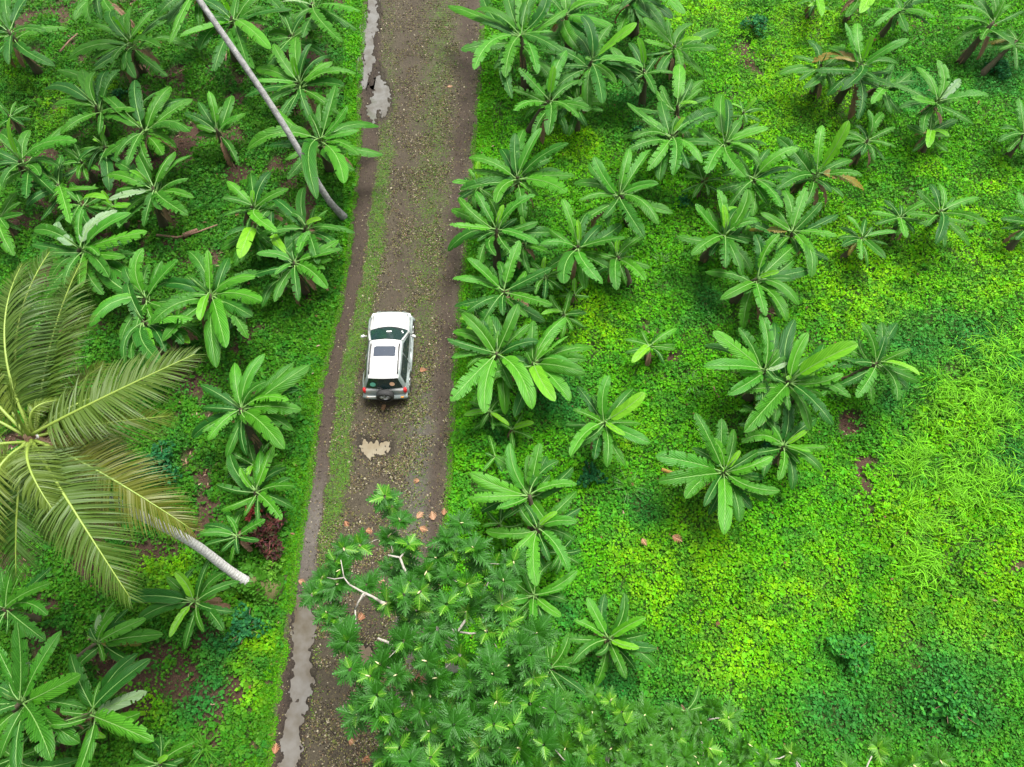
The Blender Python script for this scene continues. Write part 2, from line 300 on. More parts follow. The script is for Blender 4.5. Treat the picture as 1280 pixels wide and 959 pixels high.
# (x, y, radius, colour key, weight)
LIME = [(1080, 345, 75), (1250, 340, 60), (1180, 300, 40), (860, 710, 62), (820, 745, 45), (870, 640, 40), (1225, 760, 70), (1260, 690, 45), (1010, 120, 55), (960, 90, 40), (720, 190, 32), (880, 20, 50), (1010, 40, 40), (1010, 730, 50), (940, 780, 40), (1150, 640, 60), (1205, 600, 50), (740, 400, 34), (1190, 460, 20), (780, 560, 24), (330, 800, 26), (190, 870, 24), (310, 855, 22), (130, 110, 14), (60, 130, 24), (300, 745, 20), (230, 720, 20), (20, 95, 14), (260, 375, 14), (170, 40, 8), (1040, 350, 40), (950, 160, 26), (1130, 770, 34), (1240, 250, 30), (205, 715, 26), (1150, 215, 20), (790, 690, 30), (1270, 800, 26), (1190, 520, 50), (1230, 600, 46), (1160, 640, 46), (900, 820, 60)]
BLUE = [(1130, 430, 45), (1200, 430, 50), (1265, 580, 38), (1180, 870, 90), (1050, 890, 60), (960, 300, 20), (260, 860, 32), (270, 815, 26), (200, 580, 22), (700, 500, 40), (650, 320, 40), (1150, 110, 40), (1240, 90, 50), (700, 760, 30), (760, 860, 60), (860, 900, 60), (1110, 500, 30), (1260, 470, 20), (1060, 820, 25), (620, 530, 20), (410, 130, 12), (410, 70, 14), (730, 60, 60), (800, 130, 40), (880, 380, 30), (800, 640, 30)]
def blob(px, py, L_): 
    r = np.zeros(px.shape)
    for x, y, s in L_: r = np.maximum(r, np.exp(-((px-x)**2+(py-y)**2)/(s*s)))
    return r
def cover(n, hm, seed, smin, smax, margin=40):
    px = rng.uniform(-90, 1370, n); py = rng.uniform(-60, 1030, n)
    # uniform per area: accept by ground area per pixel
    dy = (479.5-py)/F; dens = 1/(math.cos(TILT)-dy*math.sin(TILT)-(px-640)/F*math.sin(TILT)*math.sin(ROLL)*-1)**3
    keep = rng.random(n) < (dens/dens.max())**.72
    px, py = px[keep], py[keep]; g = unproj(px, py, 0.0); x, y = g[:, 0], g[:, 1]
    jx = px+(fbm(x, y, .9)-.5)*60; jy = py+(fbm(x+31, y+7, .9)-.5)*60
    ex_ = (fbm(x, y, 1.2)-.5)*10
    on = (px > el(py)-4+ex_) & (px < er(py)+4+ex_)
    soil = blob(jx, jy, SOIL)
    left = px < 430; bare = fbm(x+77, y+3, .8, 4)
    pk = np.where(left, .97-.85*sm(.555, .69, bare), 1.0-.4*sm(.64, .76, bare))*(1-.90*sm(.40, .85, soil))
    keep = (~on) & (rng.random(len(px)) < pk)
    px, py, x, y, jx, jy, left = [a[keep] for a in (px, py, x, y, jx, jy, left)]
    return px, py, x, y, jx, jy, left
def leafquads(x, y, z, size, col, tilt=.55, aspect=.8):
    n = len(x); az = rng.uniform(0, 2*np.pi, n); tl = rng.normal(0, tilt, n); tl2 = rng.normal(0, tilt, n)
    a = np.stack([np.cos(az)*np.cos(tl), np.sin(az)*np.cos(tl), np.sin(tl)], -1)*size[:, None]*.5
    bvec = np.stack([-np.sin(az)*np.cos(tl2), np.cos(az)*np.cos(tl2), np.sin(tl2)], -1)*size[:, None]*.5*aspect
    c = np.stack([x, y, z], -1); V = np.empty((n, 5, 3)); up = np.zeros((n, 3)); up[:, 2] = size*.14
    V[:, 0] = c-a; V[:, 1] = c+bvec*.95-a*.1+up; V[:, 2] = c+a; V[:, 3] = c-bvec*.95-a*.1+up; V[:, 4] = c
    i = np.arange(n)[:, None]*5
    Fc = np.concatenate([i+0, i+4, i+1, i+1, i+4, i+2, i+2, i+4, i+3, i+3, i+4, i+0], 1).reshape(-1)
    return V.reshape(-1, 3), Fc, np.repeat(col, 5, 0)
def cover_colour(px, py, x, y, jx, jy, left):
    n = len(x); base = np.where(left[:, None], np.array([.046, .195, .008]), np.array([.078, .325, .005]))
    lime = np.clip(blob(jx, jy, LIME)*1.12, 0, 1)*(.45+.75*fbm(x, y, 1.8)); blue = blob(jx, jy, BLUE)
    sp_ = fbm(x+11, y+51, 1.6, 4)     # small species mosaic
    c = base*(1-lime[:, None])+np.array([.17, .46, .003])*lime[:, None]
    c = c*(1-.8*blue[:, None])+np.array([.016, .155, .034])*(.8*blue[:, None])
    dk = sm(.48, .64, sp_)[:, None]*.5; c = c*(1-dk)+np.array([.022, .15, .018])*dk
    drk = sm(.58, .40, fbm(x+71, y+13, .35, 3))[:, None]*.14; c = c*(1-drk)
    c = c*rng.uniform(.72, 1.3, (n, 1)); c[:, 0] *= rng.uniform(.7, 1.4, n)
    brown = rng.random(n) < .003; c[brown] = np.array([.16, .09, .04])
    return c
gx = np.concatenate([[-900, -200, -70], np.arange(-42, 42.1, .25), [70, 200, 900]]); gy = np.concatenate([[-900, -200, -30], np.arange(-6, 48.1, .25), [80, 200, 900]])
GX, GY = np.meshgrid(gx, gy, indexing='ij'); qx, qy = proj(np.stack([GX, GY, 0*GX], -1)); bad = (GY < -7) | (GY > 50) | (np.abs(GX) > 43); qx[bad] = 3000; qy[bad] = 3000
so_ = np.clip(blob(qx+(fbm(GX, GY, .9)-.5)*60, qy+(fbm(GX+31, GY+7, .9)-.5)*60, SOIL), 0, 1)
bare = sm(.54, .65, fbm(GX+77, GY+3, .8, 4))*np.where(qx < 430, 1, .35); br_ = np.maximum(sm(.3, .7, so_), bare)[..., None]
gc = np.array([.028, .11, .004])*(1-br_)+np.array([.055, .028, .017])*br_
ix = np.arange(GX.size).reshape(GX.shape); Fg = np.stack([ix[:-1, :-1], ix[1:, :-1], ix[1:, 1:], ix[:-1, 1:]], -1)
tag(link('ground', mesh_np('ground', np.stack([GX, GY, 0*GX], -1), Fg, 4, soilmat, gc.reshape(-1, 3))), kind='structure')
px, py, x, y, jx, jy, left = cover(1900000, 0, 1, 0, 0)
hf = .10+.22*sm(.35, .7, fbm(x, y, .55, 3))+.22*(fbm(x+5, y+3, 2.4, 3)-.4); hf = np.clip(hf, .03, .5)
vd = np.minimum(np.abs(px-el(py)), np.abs(px-er(py))); hf *= .25+.75*sm(10, 40, vd)
z = hf*(1-.55*rng.random(len(x))**2)+.02
size = np.where(left, rng.uniform(.06, .15, len(x)), rng.uniform(.06, .13, len(x)))*np.where(rng.random(len(x)) < .06, 1.9, 1)
V, Fc, cc = leafquads(x, y, z, size, cover_colour(px, py, x, y, jx, jy, left))
tag(link('ground_cover', mesh_np('ground_cover', V, Fc, 3, M['cover'], cc)), 'mass of small round bright green leaves carpeting the plantation floor', 'ground cover', kind='stuff')
print('cover leaves', len(x))
# blades (grass)
def blades(x, y, z0, h, wd, bend, col, name, label, cat, az=None):
    n = len(x); az = rng.uniform(0, 2*np.pi, n) if az is None else az; d = np.stack([np.cos(az), np.sin(az), 0*az], -1); s = np.stack([-np.sin(az), np.cos(az), 0*az], -1)*wd[:, None]*.5
    b0 = np.stack([x, y, z0], -1); up = np.array([0, 0, 1.0]); V = np.empty((n, 7, 3)); ts = [0, .4, .75, 1]
    for k, t in enumerate(ts):
        p = b0+up*(h*(t-.75*bend*t*t))[:, None]+d*(h*bend*t*t*1.1+h*.1*t)[:, None]
        if k < 3: V[:, 2*k] = p-s*(1-.3*t); V[:, 2*k+1] = p+s*(1-.3*t)
        else: V[:, 6] = p
    i = np.arange(n)[:, None]*7
    Fc = np.concatenate([i, i+1, i+3, i, i+3, i+2, i+2, i+3, i+5, i+2, i+5, i+4, i+4, i+5, i+6], 1).reshape(-1)
    tag(link(name, mesh_np(name, V.reshape(-1, 3), Fc, 3, M['cover'], np.repeat(col, 7, 0))), label, cat, kind='stuff')
def verge(n, off0, off1, side):
    py = rng.uniform(-60, 1020, n); t = rng.random(n)**1.1; e = el(py) if side < 0 else er(py); k = np.interp(py, [0, 959], [.75, 1.25])
    px = e+side*(off0+(off1-off0)*t)*k; return px, py, t
a1 = verge(70000, -4, 24, -1); a2 = verge(60000, -5, 26, 1)
px = np.concatenate([a1[0], a2[0]]); py = np.concatenate([a1[1], a2[1]]); t = np.concatenate([a1[2], a2[2]]); g = unproj(px, py, 0); x, y = g[:, 0], g[:, 1]
kp = fbm(x, y, 2.2, 3) > (.36+.22*sm(.12, 0, t)); px, py, t, x, y = [q[kp] for q in (px, py, t, x, y)]
c = np.array([.075, .29, .005])*(.75+.5*fbm(x, y, .8)[:, None])*rng.uniform(.7, 1.35, (len(x), 1)); c[:, 0] *= rng.uniform(.7, 1.5, len(x))
blades(x, y, np.full(len(x), .01), rng.uniform(.04, .13, len(x)), rng.uniform(.012, .03, len(x)), rng.uniform(.1, .7, len(x)), c, 'verge_grass', 'short bright grass along both edges of the dirt road', 'grass')
# grass growing in the road
n = 130000; ii = rng.integers(0, len(rows), n); jj = rng.integers(0, len(cs), n); mo = moss[2:-2][ii, jj]; xx = wx[ii, jj]+rng.uniform(-.03, .03, n); yy = wy[ii, jj]+rng.uniform(-.04, .04, n)
kp = rng.random(n) < mo**1.4*1.0*sm(.40, .56, fbm(xx, yy, 2.2, 4)+.25*mo); xx, yy, ii, jj = xx[kp], yy[kp], ii[kp], jj[kp]; zz = P[2:-2][ii, jj, 2]-.005
c = np.array([.085, .19, .018])*rng.uniform(.6, 1.5, (len(xx), 1)); c[:, 0] *= rng.uniform(.7, 1.5, len(xx))
blades(xx, yy, zz, rng.uniform(.03, .09, len(xx)), rng.uniform(.012, .03, len(xx)), rng.uniform(.2, .9, len(xx)), c, 'road_grass', 'thin grass tufts between the wheel tracks of the road', 'grass')
# tall grass at right
TG = [(1215, 470, 55, 40), (1250, 520, 45, 40), (1180, 560, 50, 45), (1160, 620, 45, 50), (1210, 600, 45, 40), (1130, 660, 28, 40), (1150, 700, 30, 30), (1240, 600, 30, 30), (1190, 500, 40, 30), (1270, 460, 30, 40), (1140, 590, 26, 40), (1200, 650, 30, 30), (1225, 440, 30, 20)]
pxs = []; pys = []; azs = []
for X0, Y0, sx_, sy_ in TG:
    k = 300; pxs.append(rng.normal(X0, sx_*.5, k)); pys.append(rng.normal(Y0, sy_*.5, k))
px = np.concatenate(pxs); py = np.concatenate(pys); g = unproj(px, py, 0); x, y = g[:, 0], g[:, 1]
az = (fbm(x, y, 1.1)-.5)*16+rng.normal(.6, .9, len(x))
kp = fbm(x+3, y+8, 1.6, 3) > .47; x, y, az = x[kp], y[kp], az[kp]
c = np.array([.14, .42, .010])*rng.uniform(.5, 1.35, (len(x), 1))
blades(x, y, rng.uniform(.1, .32, len(x)), rng.uniform(.25, .6, len(x)), rng.uniform(.014, .032, len(x)), rng.uniform(.75, 1.15, len(x)), c, 'tall_grass', 'long pale arching grass blades in a patch at the right edge', 'grass', az)
# gravel and leaf crumbs
n = 260000; ii = rng.integers(0, len(rows), n); jj = rng.integers(8, len(cs)-8, n)
xx = wx[ii, jj]+rng.uniform(-.03, .03, n); yy = wy[ii, jj]+rng.uniform(-.04, .04, n); k_ = fbm(xx, yy, 1.5)
kp = (rng.random(n) < sm(.38, .62, k_*.75+.25*fbm(xx, yy, 6))*(.35+.65*moss[2:-2][ii, jj])*(1-.8*strip.clip(0, 1)[ii, jj])*(1-.93*(inrut+tr2*.9)[ii, jj].clip(0, 1))+.03)&(pd[ii, jj] > 2); xx, yy, ii, jj = xx[kp], yy[kp], ii[kp], jj[kp]
pal = np.array([(.15, .13, .06), (.12, .11, .04), (.03, .025, .018), (.02, .016, .012), (.26, .23, .16), (.13, .085, .05), (.03, .025, .018), (.10, .12, .03)]); c = pal[rng.integers(0, 8, len(xx))]*rng.uniform(.7, 1.2, (len(xx), 1))
V, Fc, cc = leafquads(xx, yy, P[2:-2][ii, jj, 2]+.012, rng.uniform(.025, .075, len(xx))*np.where(rng.random(len(xx)) < .03, 1.8, 1), c, .5, .8)
tag(link('gravel', mesh_np('gravel', V, Fc, 3, M['grit'], cc)), 'loose grit and dry leaf crumbs scattered over the dirt road', 'gravel', kind='stuff')
# litter under the bananas
n = 30000; px = rng.uniform(-20, 1300, n); py = rng.uniform(-20, 980, n); g = unproj(px, py, 0); x, y = g[:, 0], g[:, 1]
so_ = blob(px, py, [(a, b_, s*1.3) for a, b_, s in SOIL]); on = (px > el(py)-8) & (px < er(py)+8)
kp = (~on) & (rng.random(n) < (.03*(px < 420)+.004+.45*so_)); x, y = x[kp], y[kp]
c = np.array([(.16, .09, .05), (.24, .16, .10), (.10, .05, .03), (.30, .22, .15)])[rng.integers(0, 4, len(x))]
V, Fc, cc = leafquads(x, y, rng.uniform(.02, .12, len(x)), rng.uniform(.08, .3, len(x)), c, .25, .3)
tag(link('leaf_litter', mesh_np('leaf_litter', V, Fc, 3, M['grit'], cc)), 'dry brown leaf scraps lying on bare soil under the banana plants', 'leaf litter', kind='stuff')
# ------------------------------------------------------------ banana plants
# tile origin and zoom, then: crown centre | leaf tips (y young, o yellowing, w pale, d dry, b bright) | label | trunk foot
BAN = '''
T 0 0 3
485 150 | 328,88 350,248 466,262 509,294 604,178b 578,35b 520,18 424,38 420,62y 628,75 255,220 398,290 340,235 | banana plant with lime upright leaf below the top edge, second from the left corner | 540,275
28 112 | 176,118 35,242 22,-30 115,-20 70,-10 -60,100 -40,190 -30,20 | banana plant in the far upper left corner showing its slanting brown trunk | 150,280
370 -40 | 342,82b 380,72 290,20 440,10 300,-60 | banana plant cut by the top edge above the lime leafed one at upper left
360 395 | 165,335 213,262 308,262 357,270 452,262 372,505 205,405 425,330 | grey green banana plant behind and left of the big upper left rosette | 400,520
530 480 | 505,300b 384,350 640,325 393,432 676,450 662,555 572,640 430,600 722,372 725,478 475,620 600,340 520,455y | large banana rosette with pale flower bud, middle of the upper left group | 555,600
388 545 | 395,470y 348,522y 412,716 290,612 330,640 452,610 460,560 300,560 | small banana plant with two lime shoots, left below the budding rosette
572 700 | 657,568b 484,642y 707,668 706,808 408,748w 404,655 540,850 438,608 518,580 620,620 470,800 | banana plant with one lime leaf pointing left above the curled white leaf plant | 615,850
810 482 | 782,342b 868,358 690,425 735,470 892,440b 838,400 760,450 | short banana plant on reddish bare soil with its trunk leaning to lower right | 865,610
75 600 | 38,442y 288,530b 205,725 0,500 -40,560 112,488 -10,650 8,700 -20,620 150,660 | banana plant at the left edge with thin upright lime leaf | 118,712
215 690 | 240,600 265,838b 100,770 135,600 160,660 230,580 185,760 | thin banana plant with one long hanging leaf, left of the white leaf plant | 305,800
-10 805 | 88,802 60,722 0,740 -60,870 30,860 52,960 -40,720 | banana plant mostly cut off by the left edge above the coconut palm
300 930 | 128,862b 215,832w 312,772b 440,790w 492,800b 552,868b 470,965 372,960b 170,1100 240,1080 300,1080 410,1040 350,850 150,950 | banana plant with a curled whitish leaf just above the coconut palm fronds | 320,1050
30 430 | 60,380 110,400 -10,380 90,470 | low dark banana sucker near the left edge under the upper left plants
300 600 | 240,560 250,680 330,680 360,600 280,540 190,640 | dull shaded banana plant low between the left rosettes
T 200 0 3
268 62 | 215,-30y 75,140b 148,190 415,185b 328,240 392,28 402,92 352,258 290,-10 180,60 | banana plant crossed by the tall leaning palm trunk at the top | 285,240
125 -40 | 36,166b -10,60 150,0 90,30 | banana plant cut by the top edge just left of the leaning palm trunk
492 130 | 413,-5b 537,58b 410,150 512,222 383,272 436,185 470,30 560,100 | banana plant between the palm trunk and the road, second from top | 470,230
572 12 | 684,158b 752,42b 655,112 452,8w 500,80 740,112 620,-40 640,-10b 560,-60 | topmost banana plant beside the left road edge | 555,110
520 308 | 425,165b 500,212y 568,165b 648,232b 358,300b 692,322 435,352 576,472 398,392 316,362 512,138 640,205 470,440 | banana rosette with lime centre right of the palm trunk, third beside road | 500,400
597 518 | 660,320 702,398b 747,488b 745,578b 690,688b 588,748b 500,532 328,560 425,402 600,388 470,600 560,430 | banana rosette over the foot of the leaning palm trunk by the road | 640,640
350 772 | 348,712y 250,680b 340,648 415,645b 482,708 233,742b 238,812 302,800 440,870b 390,700 | banana plant with small lime heart left of the two plants beside the rut | 330,860
352 850 | 332,905b 298,968y 230,900 250,880 450,940 280,1000 400,960 | low banana plant just beneath the small lime heart one, left of road
545 850 | 540,702 423,742 605,822y 518,950b 680,862 682,942 365,890 630,788 480,800 580,780 | banana plant with folded bright leaf beside the narrow rut, halfway down left | 560,940
T 200 280 3
500 140 | 560,25b 680,95b 630,242b 520,290 362,112b 425,80 670,60 430,190b 620,170 560,210 | banana plant by the rut with drooping leaves below the folded bright leaf
452 205 | 383,312b 425,158 480,150 500,240 415,190b | small banana plant with one broad bright leaf under the rut side group
185 262 | 178,98b 265,152 358,198b 152,362y 62,268 178,200 382,290b 330,430 248,465b 212,540 20,300 95,195 232,462 10,440 120,200 300,240 | banana rosette with lime leaf hanging straight down, centre of the left plantation | 230,420
300 690 | 280,520b 392,488b 500,522 560,528 160,690 158,780 180,812b 530,698 482,662b 466,845b 325,868 400,592b 235,730 402,762 420,820 520,620 340,600 | large banana rosette left of the white car with pale rolled leaves | 380,860
350 905 | 232,922 260,855b 328,792 462,900 380,862 468,930 330,945y 395,985 290,960 410,820 | banana plant directly beneath the large rosette left of the car
T 0 280 3
540 275 | 537,92b 668,135b 468,162b 325,150 365,325b 336,385b 655,325 504,430 600,400 372,118 480,208 650,212 430,270 560,150 | dense banana rosette above the raised palm frond tip | 560,420
532 365 | 602,518b 575,577b 470,522 620,480 505,432 724,355b 512,572 690,450 | lower banana plant tucked beneath the dense rosette over the raised frond
150 330 | 210,380 90,250 250,200 60,330 190,230 | shaded banana plant half hidden behind the coconut fronds
T 200 560 2.4
285 130 | 168,110 240,60y 190,58 300,8b 380,60 403,115b 366,215b 252,205 352,50 210,18 340,-10b | banana plant with one lime leaf above the red leafed shrub | 300,190
228 264 | 118,258b 200,203b 236,318b 316,215b 183,312 255,180 130,235 | small bright banana sucker left of the red leafed shrub
103 462 | 45,372y 152,332 240,400 226,492 30,568y -92,450 132,552 -70,520 20,388 170,440 | banana plant with two lime leaves under the white palm trunk | 80,480
T 0 560 2.4
290 585 | 350,495b 440,510b 425,590o 330,545 490,560 300,500w 385,520 310,640 270,540 | half withered banana plant with a pale slanting stem below the palm | 218,662
265 800 | 452,632b 441,732w 462,880b 180,790 150,830 300,700 | banana plant with one silvery torn leaf, lower left | 160,845
58 765 | -10,595b 52,522b 184,548b 242,680b 155,938b 85,640w 0,930 -60,700 240,885 150,850 -50,820 110,700 30,640 | very large banana rosette filling the lower left corner | 30,860
8 482 | 80,345b 152,405b 142,502b 136,578 155,358 -60,400 20,560 -50,560 60,320 | banana plant at the left edge right beneath the palm fronds
40 930 | 235,935 35,880b 130,900 -20,880 90,960 0,1000 190,870 | banana plant in the extreme lower left corner under the large rosette
475 948 | 400,905b 480,858 585,882b 532,955 505,925y 450,1010 380,960 | banana plant cut by the bottom edge left of the spiky tuft
T 540 0 3
335 128 | 158,42b 190,-20 280,-50 395,-40 430,-15b 505,32b 455,118b 492,195b 275,292b 158,262b 395,278b 246,105 185,85 330,-30 60,20 300,370 | big banana rosette overhanging the upper right road edge, topmost of its row | 350,340
500 42 | 662,20b 680,98b 430,-20 468,92 555,190 590,-30 540,-60 620,60 | banana plant just right of the topmost rosette by the road
600 228 | 768,86y 560,58b 575,215b 500,108 792,252b 640,388b 550,322 612,110 690,310 480,250 | banana plant with a big glossy lime leaf to upper right, near the road top | 560,375
440 375 | 458,246y 308,415b 325,255b 598,412 550,442b 436,508b 505,188b 560,300 350,440 | banana plant with a broad lime leaf standing straight up, second by road | 362,500
795 262 | 772,142y 650,232b 690,300 837,352b 718,335 738,160 650,310 850,200 | banana plant with narrow lime leaf between the upper right groups
760 -20 | 830,60 700,40 800,100 745,95 690,0 860,20b | banana plant cut by the top edge right of the lime glossy leaf
320 662 | 312,500b 138,590 410,480b 512,538b 150,640 535,660 190,712 256,600 345,485 400,735 505,722b 240,762b 450,590 | large banana rosette at the road edge, first below the gap in the right row | 340,760
243 855 | 163,718b 73,785 100,740 65,842b 388,732b 268,768y 170,905b 400,915b 398,832 240,960 460,870 320,820 210,740 140,900 | banana rosette reaching furthest over the road, second below the gap
702 728 | 740,558b 818,562b 608,588b 530,690 550,752b 850,690b 850,842b 795,890b 590,612 640,820 720,800 660,850 770,620 | banana plant with pale rolled heart right of the roadside row | 740,840
T 540 280 3
550 82 | 545,-15y 488,-95b 605,-60 405,75b 495,224b 640,224b 725,52b 710,0 650,80 440,20 | banana plant with lime centre leaf inside the upper right thicket | 480,180
695 120 | 700,48y 802,40b 692,248b 800,212b 655,120 640,40 760,120 660,190 | bright banana plant with a hanging leaf, right of the thicket lime one | 740,230
535 265 | 535,203y 475,272 590,272 578,230 500,240 | tiny banana sucker under the thicket right of the road
268 250 | 328,62b 133,128b 448,165b 78,205b 150,240b 452,305b 180,388 360,350 128,332 268,345 390,240 210,200 250,140 | banana rosette with split white heart at the road edge, level above the car | 280,340
240 482 | 322,300b 57,430b 73,502b 113,335 160,310 70,665b 198,710b 375,695b 378,600 400,440 250,400 190,360 130,540 300,620 | banana rosette at the road edge level with the car bonnet | 270,600
380 520 | 502,350b 512,420b 460,408b 575,560b 562,592b 462,665y 518,665b 355,480 600,462 310,722 400,590b 470,610 540,470 | banana rosette right of the one level with the car bonnet | 400,620
300 772 | 230,755b 382,745y 265,705 380,805 308,845 278,720 340,710 | small banana plant between the roadside rosettes level with the car tail
236 872 | 214,792b 190,925b 250,885 200,860 265,930 | little banana sucker near the verge level with the car spare wheel
648 742 | 665,568b 545,608 798,632y 528,698b 820,822b 520,872b 655,912b 755,618 505,838 725,792y 600,640 600,800 | lone banana rosette with lime leaf to upper right, right of the roadside row | 660,820
820 456 | 917,390b 722,435 803,490b 912,470 750,520y 870,410 | small lone banana sapling in the open middle of the right field
T 400 560 2.4
628 140 | 570,-15b 660,-15b 716,38b 448,75b 530,182b 447,150b 770,110b 745,100 552,210 545,98 625,20 690,80 590,60 | banana rosette just above the breadfruit crown at the right verge | 640,260
652 240 | 712,192y 772,222b 558,335b 650,415b 745,372b 610,165 769,130 590,160 690,340 | banana plant with folded lime leaf overlapping the rosette above the breadfruit | 660,330
642 442 | 488,445b 610,355b 772,368b 724,505b 645,553b 732,420b 560,455 600,522 698,342 585,500 | banana plant against the right side of the breadfruit crown | 650,500
688 662 | 748,553b 742,620 780,672b 630,720 652,935b 680,588 800,740 640,600 740,740 | banana plant half covered by breadfruit leaves, lowest of the right row
T 640 560 2.4
290 573 | 338,435b 225,448b 402,508y 187,515b 180,648b 436,602b 342,692b 432,655 300,655 382,600y 250,620 | lone banana rosette above the lower breadfruit shrubbery | 280,640
520 790 | 560,712 455,760 600,770 500,850 | dull banana plant among the lower right breadfruit leaves
T 780 0 3
190 172 | 72,68b 163,72b 357,110 292,148y 75,152b 350,185 215,265 260,90 130,210 250,230 | banana plant with curved lime leaf in the upper middle of the field | 170,300
60 -30 | 32,100 102,70 228,52b 165,-10 -20,40 | banana plant cut off at the top edge, middle of the right field
182 508 | 60,432b 12,385b 302,432b 88,640b 185,658b 293,612b 138,378 200,438b 352,420 30,520 230,440y 130,470 | banana rosette with drooping leaf pair below the one with the curved lime leaf | 170,560
200 395 | 208,240b 180,395b 292,330 275,388y 298,300 125,340 | banana plant with one huge upright leaf above the drooping rosette
380 532 | 384,372b 330,515 542,480b 310,652b 458,665b 505,582b 440,450 270,532 282,478 368,352 340,590 | banana plant with a tall slim upright leaf, centre top of the field | 420,600
450 420 | 497,368y 403,390y 530,412 460,462 430,460 | tiny lime banana sapling above the slim upright leaf plant
487 670 | 657,555b 627,628b 366,660b 592,778b 385,790 345,715 495,608 480,812 575,702 400,720 560,600 | banana plant with two bright leaves to the right, left of the tall leaf one | 470,760
725 650 | 700,640b 745,470b 842,452y 575,515 572,712b 855,600 900,712o 780,722 895,660 600,620 850,640 640,690 680,560 | banana plant with orange tipped leaf, centre of the upper right group | 635,715
378 880 | 372,768y 268,765b 352,712b 465,710b 468,912b 252,958b 380,1005b 445,1040 502,828b 430,780 320,960 | banana plant with short wide lime leaf, left one of the central trio | 290,980
632 868 | 598,708b 684,703b 742,758b 802,805 798,885b 710,985b 463,862o 512,798b 500,940 570,940 702,1040 560,780 650,940 | open star shaped banana rosette in the middle of the central trio
500 1045 | 585,878b 492,880 640,1050 362,1122b 532,1185b 655,1145b 610,1205 582,1018y 660,905 450,1100 700,1010 | banana plant over a dark hole, lowest of the central trio | 400,1140
T 960 0 3
350 240 | 290,85b 338,88b 392,132y 527,147b 152,235o 180,262 272,342b 488,240 410,302 398,250 230,210 | banana plant with a yellowed leaf reaching left, upper right field | 248,395
200 240 | 92,212 278,165 130,332 212,325 98,272 250,290 | dull blue green banana plant behind the yellowed leaf one
376 522 | 376,412b 432,425 477,478b 482,552 398,602 288,492 283,552 350,582 328,470 | compact banana plant under the yellowed leaf one
355 890 | 295,808b 487,868b 262,895 350,975b 442,970b 368,820 390,850 300,960o 420,930 | banana plant with an orange dying leaf at its foot, right of the central trio | 260,985
500 35 | 430,-30b 398,100b 622,65b 522,122 565,-30b 600,0 450,60 | banana plant near the top edge with an orange brown trunk | 410,150
642 372 | 556,250b 636,225b 722,298w 828,360b 537,365b 580,430 652,430 690,330 | banana plant with whitish leaf, second from the right edge up high | 580,430
610 492 | 610,418 678,512y 600,555y 548,508o 712,450 520,468 | little banana sapling with one brown leaf under the whitish leaf plant
445 322 | 388,390b 562,305 462,425 470,240 520,350 540,270 | drooping grey green banana plant between two larger upper right ones | 340,385
848 80 | 702,20b 830,-30b 955,40 740,62 890,-10b 700,70 800,150 | banana plant with torn dry trunk sheaths at the upper right corner | 715,240
935 150 | 818,132b 970,95b 800,170o 1015,185 895,108 860,190 | banana plant at the right edge with one yellow drooping leaf | 790,290
500 812 | 388,795b 495,770 615,748b 520,892b 622,850b 435,750 400,842 470,850 540,770 | banana plant with short leaves left of the pair near the right edge
652 790 | 560,712b 640,688b 792,740b 822,842b 628,915b 608,690 702,740 590,850 680,830 | banana plant with a long leaf to the right, higher of that pair | 620,830
965 500 | 862,532b 880,465 940,368b 950,562 1010,440 1020,540 | banana plant peeking in at the right edge, upper one
995 840 | 870,822b 900,862 940,720b 930,900 1040,780 | banana plant peeking in at the right edge, lower one | 890,950
182 5 | 150,25y 200,62y 118,-30 230,-20 | lime banana sapling at the top edge with a bare thin stem | 140,70
352 -35 | 345,50y 300,0 410,-10 | banana plant above the top edge with one yellow hanging leaf
T 960 280 3
412 520 | 350,370b 425,368 485,370 537,468b 260,535 268,502 485,662b 330,650b 565,590 342,430 568,568y 440,420 450,600 | dark blue green banana plant at the right end of the middle group | 270,600
T 780 280 3
532 545 | 512,335b 333,403b 298,535b 300,458 435,560b 388,640b 612,520w 572,590b 455,622 605,418 580,470 390,520 | banana plant with one long pale upright leaf, left in the middle group | 460,660
622 590 | 877,450y 802,515b 640,358 690,408b 615,568y 785,755b 782,622 740,540 822,562b 750,450 850,652 450,782b 620,700 510,560 700,500 745,690 | widest banana rosette with a long lime leaf, heart of the middle group | 540,640
600 832 | 528,730b 612,655 690,772y 757,838b 700,855y 745,930 578,962b 440,818b 480,902 548,822b 722,730 500,780 660,900 | banana rosette with lime inner leaves below the middle group
378 925 | 268,708b 325,800b 255,840b 118,870b 435,850y 372,920y 557,870b 412,770 130,965 230,1030b 375,1165b 540,1040b 585,1000b 490,960 300,1060 480,1070 | large banana rosette with a yellow dead stalk to its left, lower middle
'''
def bez(a, b, c, t): return a*((1-t)**2)+b*(2*t*(1-t))+c*(t*t)
